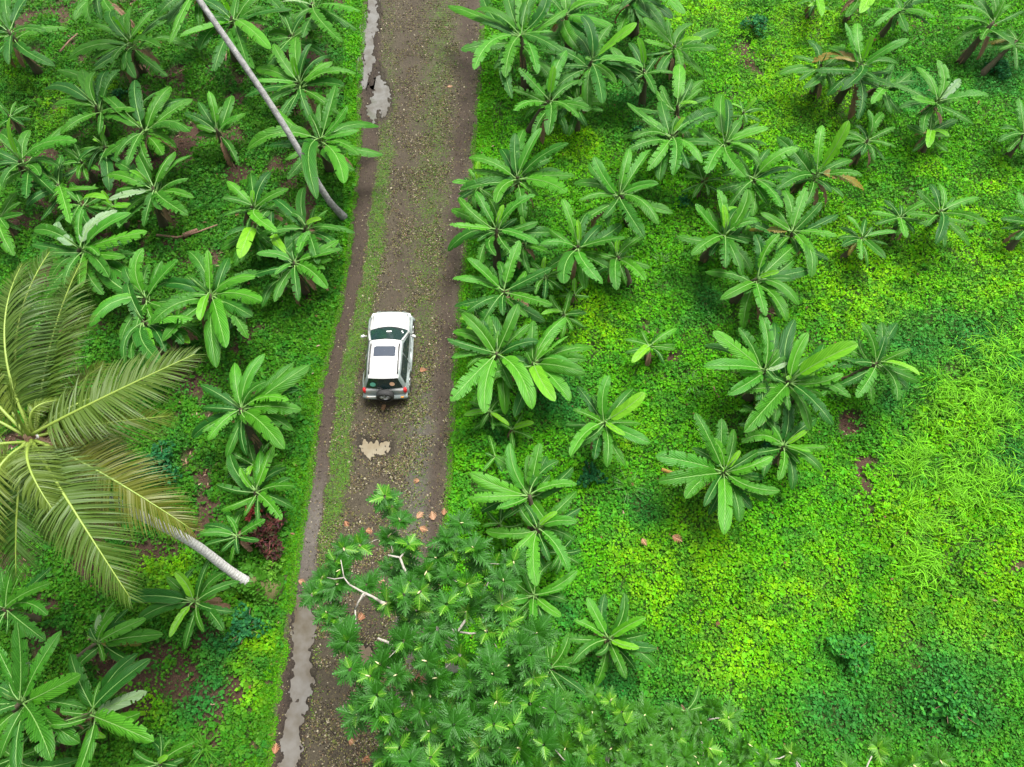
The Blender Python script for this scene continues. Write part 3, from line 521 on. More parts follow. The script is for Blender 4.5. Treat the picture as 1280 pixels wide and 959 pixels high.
def leaf_mesh(P0, P1, P2, wid, kind, R):
    """one banana leaf: stalk, raised midrib and a blade torn between its side veins"""
    mb = MB(); L = (P2-P0).length; st = R.uniform(.10, .17); n = 30
    ts = [st+(1-st)*(i/n) for i in range(n+1)]
    pts = [bez(P0, P1, P2, t) for t in ts]
    roll = R.gauss(0, .22); fold = {'y': R.uniform(.15, .7), 'd': .9}.get(kind, R.uniform(.1, .85)); drp = {'y': .05}.get(kind, R.uniform(.15, .6))
    tear = {'y': .03, 'w': .25, 'd': .5}.get(kind, R.choice([.08, .2, .35, .5, .65, .8]))
    ph = R.uniform(0, 6); wav = R.uniform(.02, .06)
    def frame(i):
        t = (pts[min(i+1, n)]-pts[max(i-1, 0)]).normalized(); s = t.cross(Vector((0, 0, 1)))
        if s.length < .15: s = t.cross(Vector((.3, 1, 0)))
        s = s.normalized(); up = s.cross(t); rr_ = Matrix.Rotation(roll, 3, t); return t, rr_@s, rr_@up
    prof = lambda u: (min(1, (u/.12))**.5)*(1-max(0, (u-.66)/.34)**2.0)**.62*(.93+.07*math.sin(u*3.1))
    for sd in (-1, 1):
        off = 0.0; prev = None
        for i in range(n+1):
            u = i/n; t, s, up = frame(i); w = max(.012, wid*.5*prof(u)) if 0 < i < n else .008
            def row(sh, dz):
                r = []
                for k, q in enumerate((0, .36, .72, 1.0)):
                    y = w*q; hgt = fold*y-drp*y*q*1.1-dz*q*q*w+wav*w*math.sin(ph+u*19+sd)*q
                    r.append(pts[i]+s*(sd*y)+up*hgt+t*(sh*q*q+.30*w*q*.55))
                return r
            sh = off*w; cur = row(sh*.5, abs(off)*.7)
            if prev is not None:
                vs = prev+cur; qs = [0, .36, .72, 1.0]; u0 = st+(1-st)*(i-1)/n; u1 = st+(1-st)*i/n
                uv = [(u0, .5+sd*q*.5) for q in qs]+[(u1, .5+sd*q*.5) for q in qs]
                fs = [(k, k+1, k+5, k+4) for k in range(3)]
                if sd > 0: fs = [f[::-1] for f in fs]
                if R.random() < tear*.4 and 3 < i < n-1: fs = fs[:2] if sd < 0 or R.random() < .7 else fs[:1]
                mb.add(vs, fs, 0, uv)
            if R.random() < tear and 2 < i < n-1: off = R.uniform(-.26, .26)*R.random()**.5; cur = row(off*w*.9, abs(off)*1.8)
            prev = cur
    mid = [bez(P0, P1, P2, t) for t in [0, st*.5, st, .3, .5, .7, .85, .99]]
    up0 = frame(5)[2]; mb.tube([p+up0*.008 for p in mid], [.036, .030, .019, .015, .012, .009, .006, .003], 5, 1)
    return mb
def plant_leaf(root, P0, P2, kind, R, name='leaf', L0=None):
    L = (P2-P0).length; lift = {'y': .12, 'd': .10, 'o': .16}.get(kind, R.uniform(.05, .20))
    P1 = (P0*.55+P2*.45)+Vector((0, 0, L*lift*1.7))+Vector((-(P2-P0).y, (P2-P0).x, 0))*R.gauss(0, .13) if kind != 'd' else P0+(P2-P0)*.5+Vector(((P2-P0).x*.4, (P2-P0).y*.4, .15))
    wid = L*R.uniform(.185, .245) if kind != 'd' else L*.16
    wid = min(max(wid, .18), .58)
    mb = leaf_mesh(P0, P1, P2, wid, kind, R)
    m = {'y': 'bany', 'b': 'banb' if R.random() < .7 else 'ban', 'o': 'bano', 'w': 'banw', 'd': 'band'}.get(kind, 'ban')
    lab = {'y': 'young lime green leaf', 'o': 'yellowing old leaf', 'w': 'pale silvery leaf', 'd': 'dry brown hanging leaf'}.get(kind)
    mb.obj(name, [M[m], M['ribd'] if kind == 'd' else M['rib']], root, label=lab)
M['rib'] = plain('leaf_rib', (.15, .29, .07), .5); M['ribd'] = plain('leaf_rib_dry', (.2, .13, .08), .8)
def banana(cx, cy, tips, label, foot, R):
    g0 = U(cx, cy, 1.2); ln = [(U(x, y, 1.2)-g0).length for x, y, k in tips]; ml = sorted(ln)[int(len(ln)*.7)]
    h = min(2.5, max(.35, 1.05*ml)); C0 = U(cx, cy, h)
    if foot: B = U(*foot, 0); dd = B-Vector((C0.x, C0.y, 0)); 
    if foot and dd.length > 1.6*h: B = Vector((C0.x, C0.y, 0))+dd*(1.6*h/dd.length)
    if not foot: B = Vector((C0.x+R.uniform(-.3, .3)*h*.4, C0.y+R.uniform(-.4, .1)*h*.4, 0))
    B.z = 0; root = thing('banana_plant', B, label, 'banana plant', 'banana plants of the plantation')
    mb = MB(); r0 = .07+.045*h; pts = []; mid = B.lerp(C0, .5)+Vector((R.uniform(-.05, .05), R.uniform(-.05, .05), .1*h))
    for i in range(9): pts.append(bez(B-Vector((0, 0, .05)), mid*2-(B+C0)*.5, C0, i/8))
    mb.tube(pts, [r0*(1.25-.95*i/8)*(1+R.uniform(-.05, .05)) for i in range(9)], 10, 0)
    # loose sheaths peeling from the trunk
    for k in range(int(3+3*h)):
        t = R.uniform(.1, .9); p = bez(B, mid*2-(B+C0)*.5, C0, t); a = R.uniform(0, 6.28); d = Vector((math.cos(a), math.sin(a), 0)); rr0 = r0*(1.2-.6*t)
        s = Vector((-d.y, d.x, 0))*R.uniform(.02, .05); l = R.uniform(.2, .5)
        q0 = p+d*rr0*.9; q1 = p+d*(rr0+.04)+Vector((0, 0, -l*.5)); q2 = p+d*(rr0+.10+R.random()*.12)+Vector((0, 0, -l)); q2.z = max(q2.z, .03); q1.z = max(q1.z, .03)
        mb.add([q0-s, q0+s, q1+s, q1-s, q2+s*.4, q2-s*.4], [(0, 1, 2, 3), (3, 2, 4, 5)], 1)
    mb.obj('pseudostem', [M['stem'], M['band']], root)
    for i, (x, y, k) in enumerate(tips):
        L = ln[i]
        zt = {'y': .55, 'w': .05, 'o': -.35}.get(k, R.uniform(.05, .40) if k == 'b' else R.uniform(-.22, .14))
        P2 = U(x, y, max(.15, h+zt*L)); P0 = C0+Vector((0, 0, {'y': .05}.get(k, -R.uniform(0, .12)*h)))
        if k == '' : P0 = C0-Vector((0, 0, R.uniform(.05, .2)*h))
        plant_leaf(root, P0, P2, k, R)
    if h > .9:     # older leaves in the widest gaps
        angs = sorted(math.atan2(U(x, y, h).y-C0.y, U(x, y, h).x-C0.x) for x, y, k in tips)
        gaps = sorted(((angs[(i+1) % len(angs)]-angs[i]) % 6.2832, angs[i]) for i in range(len(angs)))[::-1]
        for gp, a0 in gaps[:R.choice([4, 5, 6])]:
            a = a0+gp*R.uniform(.4, .6); l = ml*R.uniform(.7, 1.0); P0 = C0-Vector((0, 0, R.uniform(.12, .25)*h))
            plant_leaf(root, P0, P0+Vector((math.cos(a)*l, math.sin(a)*l, R.uniform(-.25, .3)*l)), '', R)
    if h > 1.0:
        for i in range(R.choice([1, 1, 2, 3])):
            a = R.uniform(0, 6.28); P0 = C0-Vector((0, 0, .2*h)); l = R.uniform(.5, .8)*h
            P2 = P0+Vector((math.cos(a)*l*.55, math.sin(a)*l*.55, -l*.9)); P2.z = max(P2.z, .12); plant_leaf(root, P0, P2, 'd', R, 'dry_leaf')
    # a rolled new leaf (cigar) in most hearts
    if R.random() < .55 and h > .8:
        mb = MB(); d = Vector((R.uniform(-.2, .2), R.uniform(-.2, .2), 1)); l = R.uniform(.3, .6)*h
        mb.tube([C0-Vector((0, 0, .1)), C0+d*l*.5, C0+d*l], [.03, .035, .006], 6); mb.obj('rolled_leaf', M['rib'], root)
    return root
SUCK = [(598, 232, 30, 'small shaded banana sucker squeezed between the two topmost road edge rosettes below the gap'), (655, 305, 34, 'low banana sucker between the road edge rosettes and the upper right thicket'), (597, 398, 30, 'low banana sucker at the right verge level with the car windscreen'), (705, 392, 28, 'low banana sucker right of the split white heart rosette'),
 (612, 515, 30, 'dark low sucker under the road edge rosettes level with the car tail'), (682, 345, 28, 'shaded sucker left of the tiny one under the thicket'), (722, 128, 32, 'shaded banana sucker in the middle of the upper right thicket near the top'), (692, 92, 32, 'shaded banana sucker right below the topmost road edge rosette'), (100, 255, 32, 'shaded sucker between the left edge plants and the white leaf plant'), (142, 258, 28, 'shaded sucker left of the plant with the lime leaf pointing left'),
 (342, 292, 32, 'shaded sucker between the small lime heart plant and the rut side pair'), (292, 385, 28, 'sucker right of the central left rosette with the hanging lime leaf'), (222, 405, 30, 'sucker between the dense rosette and the hanging lime leaf one'), (1000, 492, 32, 'shaded sucker under the widest middle rosette'), (955, 520, 32, 'shaded sucker between the upper and lower middle rosettes'), (880, 225, 28, 'shaded sucker left of the tall slim leaf plant in the field'), (935, 268, 30, 'shaded sucker behind the left one of the central trio'),
 (625, 655, 30, 'shaded sucker between the breadfruit crown and the rosette above it'), (700, 690, 30, 'shaded sucker right of the folded lime leaf rosette'), (115, 905, 34, 'shaded sucker right of the lower left corner rosette')]
for k, (sx_, sy_, rr_, lab_) in enumerate(SUCK):
    R = random.Random(900+k); nn = R.randint(6, 8); a0 = R.uniform(0, 6.28); assert lab_ not in SUCK[:k] and len(lab_.split()) <= 16, lab_
    banana(sx_, sy_, [(sx_+math.cos(a0+j*6.283/nn+R.uniform(-.3, .3))*rr_*R.uniform(.75, 1.15), sy_-math.sin(a0+j*6.283/nn)*rr_*R.uniform(.75, 1.15), R.choice(['', '', '', 'b', 'b', 'y'])) for j in range(nn)], lab_, None, R)
tx = ty = 0; ts_ = 1; seen = set(); cnt = 0
for line in BAN.strip().splitlines():
    if line.startswith('T '): tx, ty, ts_ = [float(v) for v in line.split()[1:]]; continue
    f = [s.strip() for s in line.split('|')]; conv = lambda s: (tx+float(s.split(',')[0])/ts_, ty+float(s.split(',')[1])/ts_)
    c = f[0].split(); cx, cy = tx+float(c[0])/ts_, ty+float(c[1])/ts_; tips = []
    for t in f[1].split():
        k = t[-1] if t[-1].isalpha() else ''; t = t.rstrip('yowdb'); tips.append((*conv(t), k))
    assert f[2] not in seen, f[2]; seen.add(f[2]); assert 4 <= len(f[2].split()) <= 16, f[2]
    cnt += 1; banana(cx, cy, tips, f[2], conv(f[3]) if len(f) > 3 else None, random.Random(cnt*31))
print('bananas', cnt)
# ------------------------------------------------------------ coconut palms
def frond(root, P0, P1, P2, ll, R, mats, label=None, dens=64, twist=0.0, sag=.5):
    rb = MB(); mb = MB(); n = dens; N0 = 20
    rb.tube([bez(P0, P1, P2, i/N0) for i in range(N0+1)], [.042*(1-.88*(i/N0))+.004 for i in range(N0+1)], 6, 0)
    for i in range(n):
        u = .14+.86*(i+.5)/n; p = bez(P0, P1, P2, u); t = (bez(P0, P1, P2, min(1, u+.01))-bez(P0, P1, P2, u-.01)).normalized()
        s = t.cross(Vector((0, 0, 1))).normalized(); up = s.cross(t); s, up = Matrix.Rotation(twist, 3, t)@s, Matrix.Rotation(twist, 3, t)@up
        for sd in (-1, 1):
            if R.random() < .05: continue
            l = ll*(min(1, .45+u*1.6))*(1-.72*max(0, (u-.55)/.45)**1.6)*R.uniform(.88, 1.08); fw = .32+.8*u*u+R.uniform(-.06, .06)
            d = (s*sd*math.cos(fw)+t*math.sin(fw)+up*R.uniform(.05, .28)).normalized(); wv = t*R.uniform(.9, 1.1)-d*.2; w = l*.0115*R.uniform(.7, 1.2)+.004
            wv = (t-d*t.dot(d)).normalized()*w+up*w*R.uniform(-.8, .8); v = []; sg = sag*R.uniform(.7, 1.3)
            for k, q in enumerate((0, .35, .7, 1)):
                c = p+d*(l*q*(1-.12*sg*q))-Vector((0, 0, 1))*(l*sg*q*q*.75); ww = wv*(1, 1.1, .75, .08)[k]; v += [c-ww, c+ww]
            mb.add(v, [(0, 1, 3, 2), (2, 3, 5, 4), (4, 5, 7, 6)], 0, [(a, .5) for a in (0, 0, .3, .3, .6, .6, 1, 1)])
    fo_ = mb.obj('frond', mats[0], root, label=label); r_ = rb.obj('rachis', mats[1], root); r_.parent = fo_; r_.matrix_parent_inverse = Matrix.Identity(4); return fo_
def palm(foot, ctrl, crown, zc, r0, r1, mats, label, fronds, R, base=False, ll=.95):
    B = U(*foot, 0); C0 = U(*crown, zc); root = thing('coconut_palm', B, label, 'palm tree', 'coconut palms of the plantation')
    K = ctrl*2-(B+C0)*.5 if ctrl is not None else (B+C0)*.5
    mb = MB(); n = 48; sd_ = Vector((-(C0-B).y, (C0-B).x, 0)).normalized(); pts = [bez(B, K, C0, i/n)+sd_*(.10*math.sin(i/n*9.5+.4)*min(1, i/6)) for i in range(n+1)]
    mb.tube(pts, [r1+(r0-r1)*math.exp(-i/n*14)+(.03*(1-i/n)) + R.uniform(-.004, .004) for i in range(n+1)], 14, 0); mb.obj('trunk', mats, root)
    if base:
        mb = MB(); q = [bez(B, K, C0, i/8*.13) for i in range(9)]; q[0] = q[0]-Vector((0, 0, .1))
        mb.tube(q, [.54, .47, .43, .40, .38, .36, .34, .33, .28], 14); 
        for k in range(1500):
            a = R.uniform(0, 6.28); t = R.random()**1.3; p = bez(B, K, C0, t*.14); rr0 = .45-.14*t; o = p+Vector((math.cos(a)*rr0, math.sin(a)*rr0, R.uniform(-.05, .1))); e = Vector((R.uniform(-.16, .16), R.uniform(-.16, .16), .09)); f = Vector((-e.y, e.x, .02)).normalized()*.05
            mb.add([o-f, o+f, o+e+f, o+e-f], [(0, 1, 2, 3)], 1)
        mb.obj('root_base', [M['palmbase'], M['banb']], root)
    mb = MB()   # fibrous heart
    for k in range(70):
        a = R.uniform(0, 6.28); l = R.uniform(.3, .9); d = Vector((math.cos(a), math.sin(a), R.uniform(-.4, .5))); s = Vector((-d.y, d.x, 0))*R.uniform(.03, .07); o = C0-Vector((0, 0, .35))
        mb.add([o-s, o+s, o+d*l+s*.3, o+d*l-s*.3], [(0, 1, 2, 3)])
    mb.tube([C0-Vector((0, 0, .7)), C0-Vector((0, 0, .3)), C0+Vector((0, 0, .15))], [r1*1.1, r1*1.9, .08], 10); mb.obj('crown_heart', M['fibre'], root)
    for k in range(7):
        a = R.uniform(0, 6.28); c = C0+Vector((math.cos(a)*.32, math.sin(a)*.32, -.45+R.uniform(-.1, .1))); mb = MB(); mb.tube([c+Vector((0, 0, z_)) for z_ in (-.14, -.09, 0, .08, .12)], [.03, .1, .125, .09, .02], 9); mb.obj('coconut', M['rachis'], root)
    for (tip, zt, arch, side, kind, sag) in fronds:
        P2 = U(*tip, zc+zt) if not isinstance(tip, Vector) else tip; L = (P2-C0).length
        P1 = C0.lerp(P2, .42)+Vector((0, 0, arch)); dv_ = (P2-C0); sdv = Vector((-dv_.y, dv_.x, 0)).normalized()*side; P1 += sdv
        mt = {'y': ([M['frondy'], M['rachis']], 'yellowing frond'), 'd': ([M['frondd'], M['rachisd']], 'dead brown frond')}.get(kind, ([M['frond'], M['rachis']], None))
        frond(root, C0+Vector((0, 0, R.uniform(-.2, .1)))+dv_.normalized()*.1, P1, P2, min(ll, L*.31), R, mt[0], mt[1], dens=int(28+L*21) if kind != 'd' else 30, twist=R.uniform(-.5, .5), sag=sag)
    return root
R = random.Random(5)
fr = [((62, 315), .4, 1.0, .5, '', .55), ((28, 330), .8, 1.3, .2, '', .45), ((243, 443), .6, .7, -.4, '', .4), ((163, 748), -.3, 1.1, .3, '', .45), ((240, 662), -1.2, .6, .2, 'y', .4),
      ((212, 520), -2.4, .3, 0, 'y', .5), ((112, 385), -1.0, .6, .2, '', .5), ((130, 455), -2.2, .4, 0, 'y', .5), ((-10, 700), -.4, 1.1, -.3, '', .45), ((-110, 610), .2, 1.1, 0, '', .5),
      ((-90, 480), 0, 1.1, 0, '', .5), ((-60, 390), .3, 1.2, .2, '', .5), ((62, 672), -2.6, .2, 0, 'y', .5), ((-50, 730), -1.5, .6, 0, '', .5), ((68, 640), .5, .9, 0, '', .7),
      ((140, 577), -1.2, .1, 0, 'd', .4), ((20, 480), 1.8, .6, 0, '', .3), ((100, 560), -1.6, .3, .3, 'd', .5), ((75, 500), .2, .8, .2, '', .7), ((155, 560), -1.9, .3, .3, '', .5), ((190, 620), -2.2, .2, .3, '', .5), ((100, 330), -.6, .9, -.3, '', .5), ((150, 655), -1.0, .9, -.3, 'y', .55), ((20, 720), -.9, .8, .3, '', .5), ((110, 700), -1.4, .7, .4, 'y', .6), ((60, 600), -1.3, .4, .2, 'd', .6), ((110, 520), -1.5, .3, .2, 'd', .6), ((5, 600), -1.4, .3, .2, 'd', .5), ((-20, 360), -.2, 1.2, .2, '', .5), ((190, 480), -1.6, .5, .4, '', .55)]
palm((338, 738), U(222, 672, 3.6), (38, 548), 10.0, .25, .125, M['palmbark'], 'coconut palm with a bent whitish trunk and broad drooping crown at the left edge', fr, R, True, 1.12)
R = random.Random(9); C2 = (40, -330); fr2 = []
c2 = U(*C2, 13.0)
for k in range(16):
    a = 6.283*k/16+.2; l = 3.0; fr2.append((c2+Vector((math.cos(a)*l, math.sin(a)*l*1.0, (-.6, .5, -1.6)[k % 3])), 0, 1.0, 0, '', .5))
palm((430, 272), U(316, 102, 5.6), C2, 13.0, .17, .105, M['palmbark2'], 'tall grey leaning coconut trunk beside the road, crossing the top left plants', fr2, R)
# ------------------------------------------------------------ breadfruit trees
def bf_leaf(mb, o, d, up, L, m, R):
    """deeply lobed leaf"""
    s = d.cross(up).normalized(); up = s.cross(d); nl = 5; droop = R.uniform(.1, .45); fold = R.uniform(.05, .35)
    def P(u, v): return o+d*(L*(u-.08*droop*u*u))+s*(L*v)+up*(L*(fold*abs(v)*1.2-droop*u*u*.6-abs(v)**2*.8))
    cu = lambda k: .12+.70*k/nl
    for sd in (-1, 1):
        for k in range(nl):
            a, b_ = cu(k), cu(k+1); rt = (.12, .16, .17, .14, .09)[k]; wd = (.27, .40, .44, .37, .24)[k]*R.uniform(.9, 1.05)
            tip = P(a+.30*(.6+.1*k), sd*wd); m1 = P(a+.08, sd*(wd*.58)); m2 = P(b_+.045, sd*(wd*.62))
            v = [P(a, 0), P(a+.0, sd*rt*.55), m1, tip, m2, P(b_, sd*rt*.55), P(b_, 0)]
            uv = [(a, .5), (a, .5+sd*.1), (a+.05, .5+sd*.3), (b_, .5+sd*.45), (b_, .5+sd*.3), (b_, .5+sd*.1), (b_, .5)]
            mb.add(v, [(0, 1, 5, 6), (1, 2, 4, 5), (2, 3, 4)] if sd < 0 else [(6, 5, 1, 0), (5, 4, 2, 1), (4, 3, 2)], m, uv)
        mb.add([P(cu(nl), 0), P(cu(nl), sd*.06), P(.93, sd*.09), P(1.04, 0)], [(0, 1, 2, 3)] if sd < 0 else [(3, 2, 1, 0)], m, [(.8, .5), (.8, .55), (.9, .6), (1, .5)])
def rosette(mb, c, Rr, R, young):
    n = R.randint(10, 13); a0 = R.uniform(0, 6.28); ax = Vector((R.gauss(0, .32), R.gauss(0, .32), 1)).normalized(); q = Vector((0, 0, 1)).rotation_difference(ax)
    for k in range(n):
        a = a0+2.4*k; t = k/n; el_ = .05+.75*t*t+R.uniform(-.2, .2); L = Rr*(1.05-.4*t)*R.uniform(.75, 1.25)
        d = Vector((math.cos(a)*math.cos(el_), math.sin(a)*math.cos(el_), math.sin(el_))); up = Vector((-math.cos(a)*math.sin(el_), -math.sin(a)*math.sin(el_), math.cos(el_)))
        bf_leaf(mb, c-Vector((0, 0, .10*(1-t))), q@d, q@up, L, 1 if (k >= n-young) else 0, R)
    if R.random() < .5:
        d = q@Vector((R.uniform(-.6, .6), R.uniform(-.6, .6), 1)).normalized(); mb.tube([c, c+d*.06, c+d*.14], [.014, .018, .003], 5, 2)
def breadfruit(foot, fork, zf, spots, zfun, nodes, label, R, Rr):
    B = U(*foot, 0); Fk = U(*fork, zf); root = thing('breadfruit_tree', B, label, 'breadfruit tree', 'breadfruit trees beside the road')
    mb = MB(); mb.tube([B-Vector((0, 0, .1)), B+Vector((0, 0, .3)), B.lerp(Fk, .5)+Vector((.1, 0, 0)), Fk], [.34, .26, .2, .16], 12); mb.obj('trunk', M['branch'], root)
    # limbs: each tip joins the nearest node already part of the tree
    tree = [(Fk, .11)]; lim = MB(); segs = []
    for x, y, zz in nodes:
        p = U(x, y, zz); j = min(tree, key=lambda q: (q[0]-p).length); segs.append((j[0], p, j[1]*.9, j[1]*.72)); tree.append((p, j[1]*.72))
    tips = []
    for (x, y, yg) in spots: tips.append((U(x, y, zfun(x, y)+R.uniform(-.5, .4)), yg))
    tips.sort(key=lambda q: (q[0]-Fk).length)
    for p, yg in tips:
        q_ = p-Vector((0, 0, .15)); j = min(tree, key=lambda q: (q[0]-q_).length+(0.15 if q[1] < .015 else 0)); r = max(.014, j[1]*.62)
        if (q_-j[0]).length > 1.3:
            mid = j[0].lerp(q_, .55)-Vector((R.uniform(-.1, .1), R.uniform(-.1, .1), .25)); segs.append((j[0], mid, max(.02, j[1]*.8), r)); tree.append((mid, r)); segs.append((mid, q_, r, r*.6))
        else: segs.append((j[0], q_, min(j[1]*.8, .05), r*.7))
        tree.append((q_, r*.7))
    for a, b_, r0, r1 in segs:
        m_ = a.lerp(b_, .5)+Vector((R.uniform(-.07, .07), R.uniform(-.07, .07), R.uniform(-.05, .05)))*min(1, (b_-a).length); lim.tube([a, m_, b_], [r0, (r0+r1)/2, r1], 6)
    lim.obj('branches', M['branch'], root)
    fo = MB()
    for p, yg in tips: rosette(fo, p, Rr*R.uniform(.8, 1.15), R, yg)
    fo.obj('foliage', [M['bf'], M['bfy'], M['bud']], root); print('breadfruit', len(tips), len(fo.f))
R = random.Random(21)
S1 = '195,145y 215,175y 240,218 205,265 265,290y 245,325 215,358 70,300 118,292y 60,365 50,410 10,430y 140,410 200,465y 45,510y 20,495 70,560 420,225 400,310y 350,380 440,410y 520,360y 300,430y 290,490y 440,490y 500,550y 420,620y 325,590 210,620 320,640 200,760 150,685y 90,665 110,800 275,730 390,740y 530,760y 640,690y 510,650 600,590 570,650 560,720 330,850 240,900y 210,860y 480,900y 400,830 330,930y 545,470y 560,530y -25,440 5,390 80,580 45,340 265,520 350,540 480,460 380,470 250,580 170,740 130,770 180,650 460,300 480,340 550,400 580,340 230,680 350,690 450,700 300,790 460,800 520,830 580,830 220,800 180,800 280,890 400,900 540,900 600,760 630,620 250,960 310,1000 380,980 450,970 520,980 200,930 630,770 600,900 650,850 350,330 380,270 320,370 270,400 250,440'
sp = []
for t in S1.split():
    y_ = t.endswith('y'); a, b_ = t.rstrip('y').split(','); sp.append((400+float(a)/2.4, 560+float(b_)/2.4, 4 if y_ else R.choice([0, 1, 2])))
poly = [(500, 715), (560, 680), (625, 690), (690, 760), (690, 860), (730, 1010), (480, 1010), (480, 930), (440, 860), (470, 790)]
k = 0
while k < 16:
    a, b_ = R.uniform(430, 740), R.uniform(660, 1010)
    if sdf(np.array([a]), np.array([b_]), poly)[0] < 0 and min(math.hypot(a-s[0], b_-s[1]) for s in sp) > 8: sp.append((a, b_, R.choice([0, 0, 0, 2]))); k += 1
zf1 = lambda x, y: 8.2-((x-590)/170)**2*1.2-((y-830)/190)**2*1.2-(.8 if random.random() < .3 else 0)
nd = [(535, 780, 6.4), (500, 762, 6.8), (475, 752, 7.2), (455, 741, 7.4), (437, 731, 7.4), (430, 722, 7.4), (426, 700, 7.4), (444, 762, 7.2), (443, 795, 7.0), (452, 750, 7.3), (512, 722, 7.3), (500, 697, 7.4), (485, 694, 7.4), (409, 722, 7.2), (560, 785, 6.8), (572, 790, 7.0), (545, 800, 6.4), (494, 808, 6.8), (472, 798, 7), (600, 760, 6.6), (620, 820, 6.2), (600, 880, 6.2), (540, 860, 6.2), (490, 890, 6.4), (640, 880, 6)]
breadfruit((568, 830), (563, 806), 4.6, sp, zf1, nd, 'breadfruit tree with glossy lobed leaves spreading over the road at the bottom centre', R, .47)
S2 = '295,760y 210,855y 100,890y 120,935y 240,790 330,790y 350,905y 340,945 230,920y 480,800 500,870y 455,830 400,800 650,812y 590,900y 560,860 200,800 60,790 150,760 680,950 430,900 520,930 470,940 605,780 130,830 280,850 380,860 420,960 300,900 560,950 620,950 180,960 270,980 80,960 160,900 540,820 250,740 340,830 30,700 40,740 690,910'
sp = []
for t in S2.split():
    y_ = t.endswith('y'); a, b_ = t.rstrip('y').split(','); sp.append((640+float(a)/2.4, 560+float(b_)/2.4, 4 if y_ else R.choice([0, 0, 1])))
for k in range(26): sp.append((R.uniform(690, 900), R.uniform(905, 1010), 0))
breadfruit((790, 985), (785, 970), 2.0, sp, lambda x, y: 4.6-((x-780)/160)**2*1.3, [(760, 930, 3), (830, 930, 3), (870, 910, 3.2), (700, 940, 3), (885, 900, 3.3)], 'lower breadfruit tree with lime shoot tips, right of the road one at the bottom edge', R, .42)
S3 = [(1098, 935, 4), (1060, 960, 1), (1140, 955, 4), (1175, 950, 1), (1110, 985, 0), (1080, 975, 2), (990, 942, 4), (960, 950, 2), (1190, 975, 0), (1020, 980, 0), (1150, 990, 2), (935, 930, 1), (1125, 960, 2)]
breadfruit((1090, 1010), (1090, 1000), 1.6, S3, lambda x, y: 3.6, [(1060, 980, 2.6), (1150, 975, 2.6), (1000, 975, 2.6)], 'small breadfruit tree just entering the bottom edge, rightmost of the three', R, .40)
# ------------------------------------------------------------ shrubs
def shrub(px, py, rad, h, cols, label, cat='shrub', name='shrub', red=False, n=None, group='low shrubs among the ground cover'):
    B = U(px, py, 0); root = thing(name, B, label, cat, group); R = random.Random(int(px*7+py)); mb = MB()
    for k in range(9):
        a = R.uniform(0, 6.28); r_ = rad*R.uniform(.3, .8); mb.tube([B, B+Vector((math.cos(a)*r_*.5, math.sin(a)*r_*.5, h*.5)), B+Vector((math.cos(a)*r_, math.sin(a)*r_, h*.85))], [.02, .014, .006], 5)
    mb.obj('stem', M['log'], root); n = n or int(420*rad*rad+120); g = np.random.default_rng(int(px+py)); th = g.uniform(0, 6.283, n); rr0 = rad*np.sqrt(g.random(n))*(.75+.35*np.sin(th*3+px)); lump = .75+.4*fbm(B.x+rr0*np.cos(th), B.y+rr0*np.sin(th), 3)
    zz = h*lump*(1-.5*(rr0/rad)**2)*(1-.5*g.random(n)**2); c = np.array(cols)[g.integers(0, len(cols), n)]*g.uniform(.65, 1.35, (n, 1))
    V, Fc, cc = leafquads(B.x+rr0*np.cos(th), B.y+rr0*np.sin(th), zz, g.uniform(.10, .2, n)*(1.5 if red else 1), c, .6, .35 if red else .7)
    o = link('foliage', mesh_np('foliage', V-np.array(B), Fc, 3, M['cover'], cc)); o.parent = root
bl = [(.02, .14, .045), (.015, .10, .03), (.03, .17, .04)]
for (x, y, r, h, lb) in [(942, 42, .75, .9, 'blue green shrub just above the dark soil pit near the top'), (205, 585, 1.0, .8, 'rounded blue green shrub right of the coconut palm crown'), (800, 176, .6, .6, 'pale ferny shrub between the upper right banana plants'), (852, 257, .5, .4, 'small pale star shaped fern in the dark undergrowth, right of centre top'),
                         (1243, 92, .7, .6, 'ferny shrub under the trunks at the upper right corner'), (738, 597, .55, .5, 'small blue green shrub below the lone rosette right of the road'), (958, 560, .4, .4, 'little dark shrub between the middle banana rosettes'), (1062, 818, .8, .7, 'soft fern clump in the lower right ground cover'), (150, 125, .5, .5, 'broad leaved green shrub among the upper left banana trunks'), (310, 785, .8, .6, 'rounded green shrub below the mossy palm base'), (1180, 880, 1.0, .7, 'soft ferny bush in the bottom right of the field')]: shrub(x, y, r, h, bl if y < 800 else [(.03, .19, .03), (.04, .22, .03), (.05, .24, .02)], lb)
shrub(338, 672, .9, .9, [(.10, .03, .03), (.06, .025, .03), (.14, .05, .04), (.05, .05, .02)], 'dark red leafed shrub by the left verge', 'shrub', 'red_shrub', True, 700)
shrub(322, 645, .35, .9, [(.55, .10, .10), (.42, .08, .07), (.30, .06, .04)], 'clump of pinkish red leaves above the dark red shrub', 'shrub', 'red_shrub', True, 90)
shrub(338, 722, .7, .5, [(.10, .26, .02), (.07, .2, .02)], 'yellow green plant growing round the mossy palm foot')
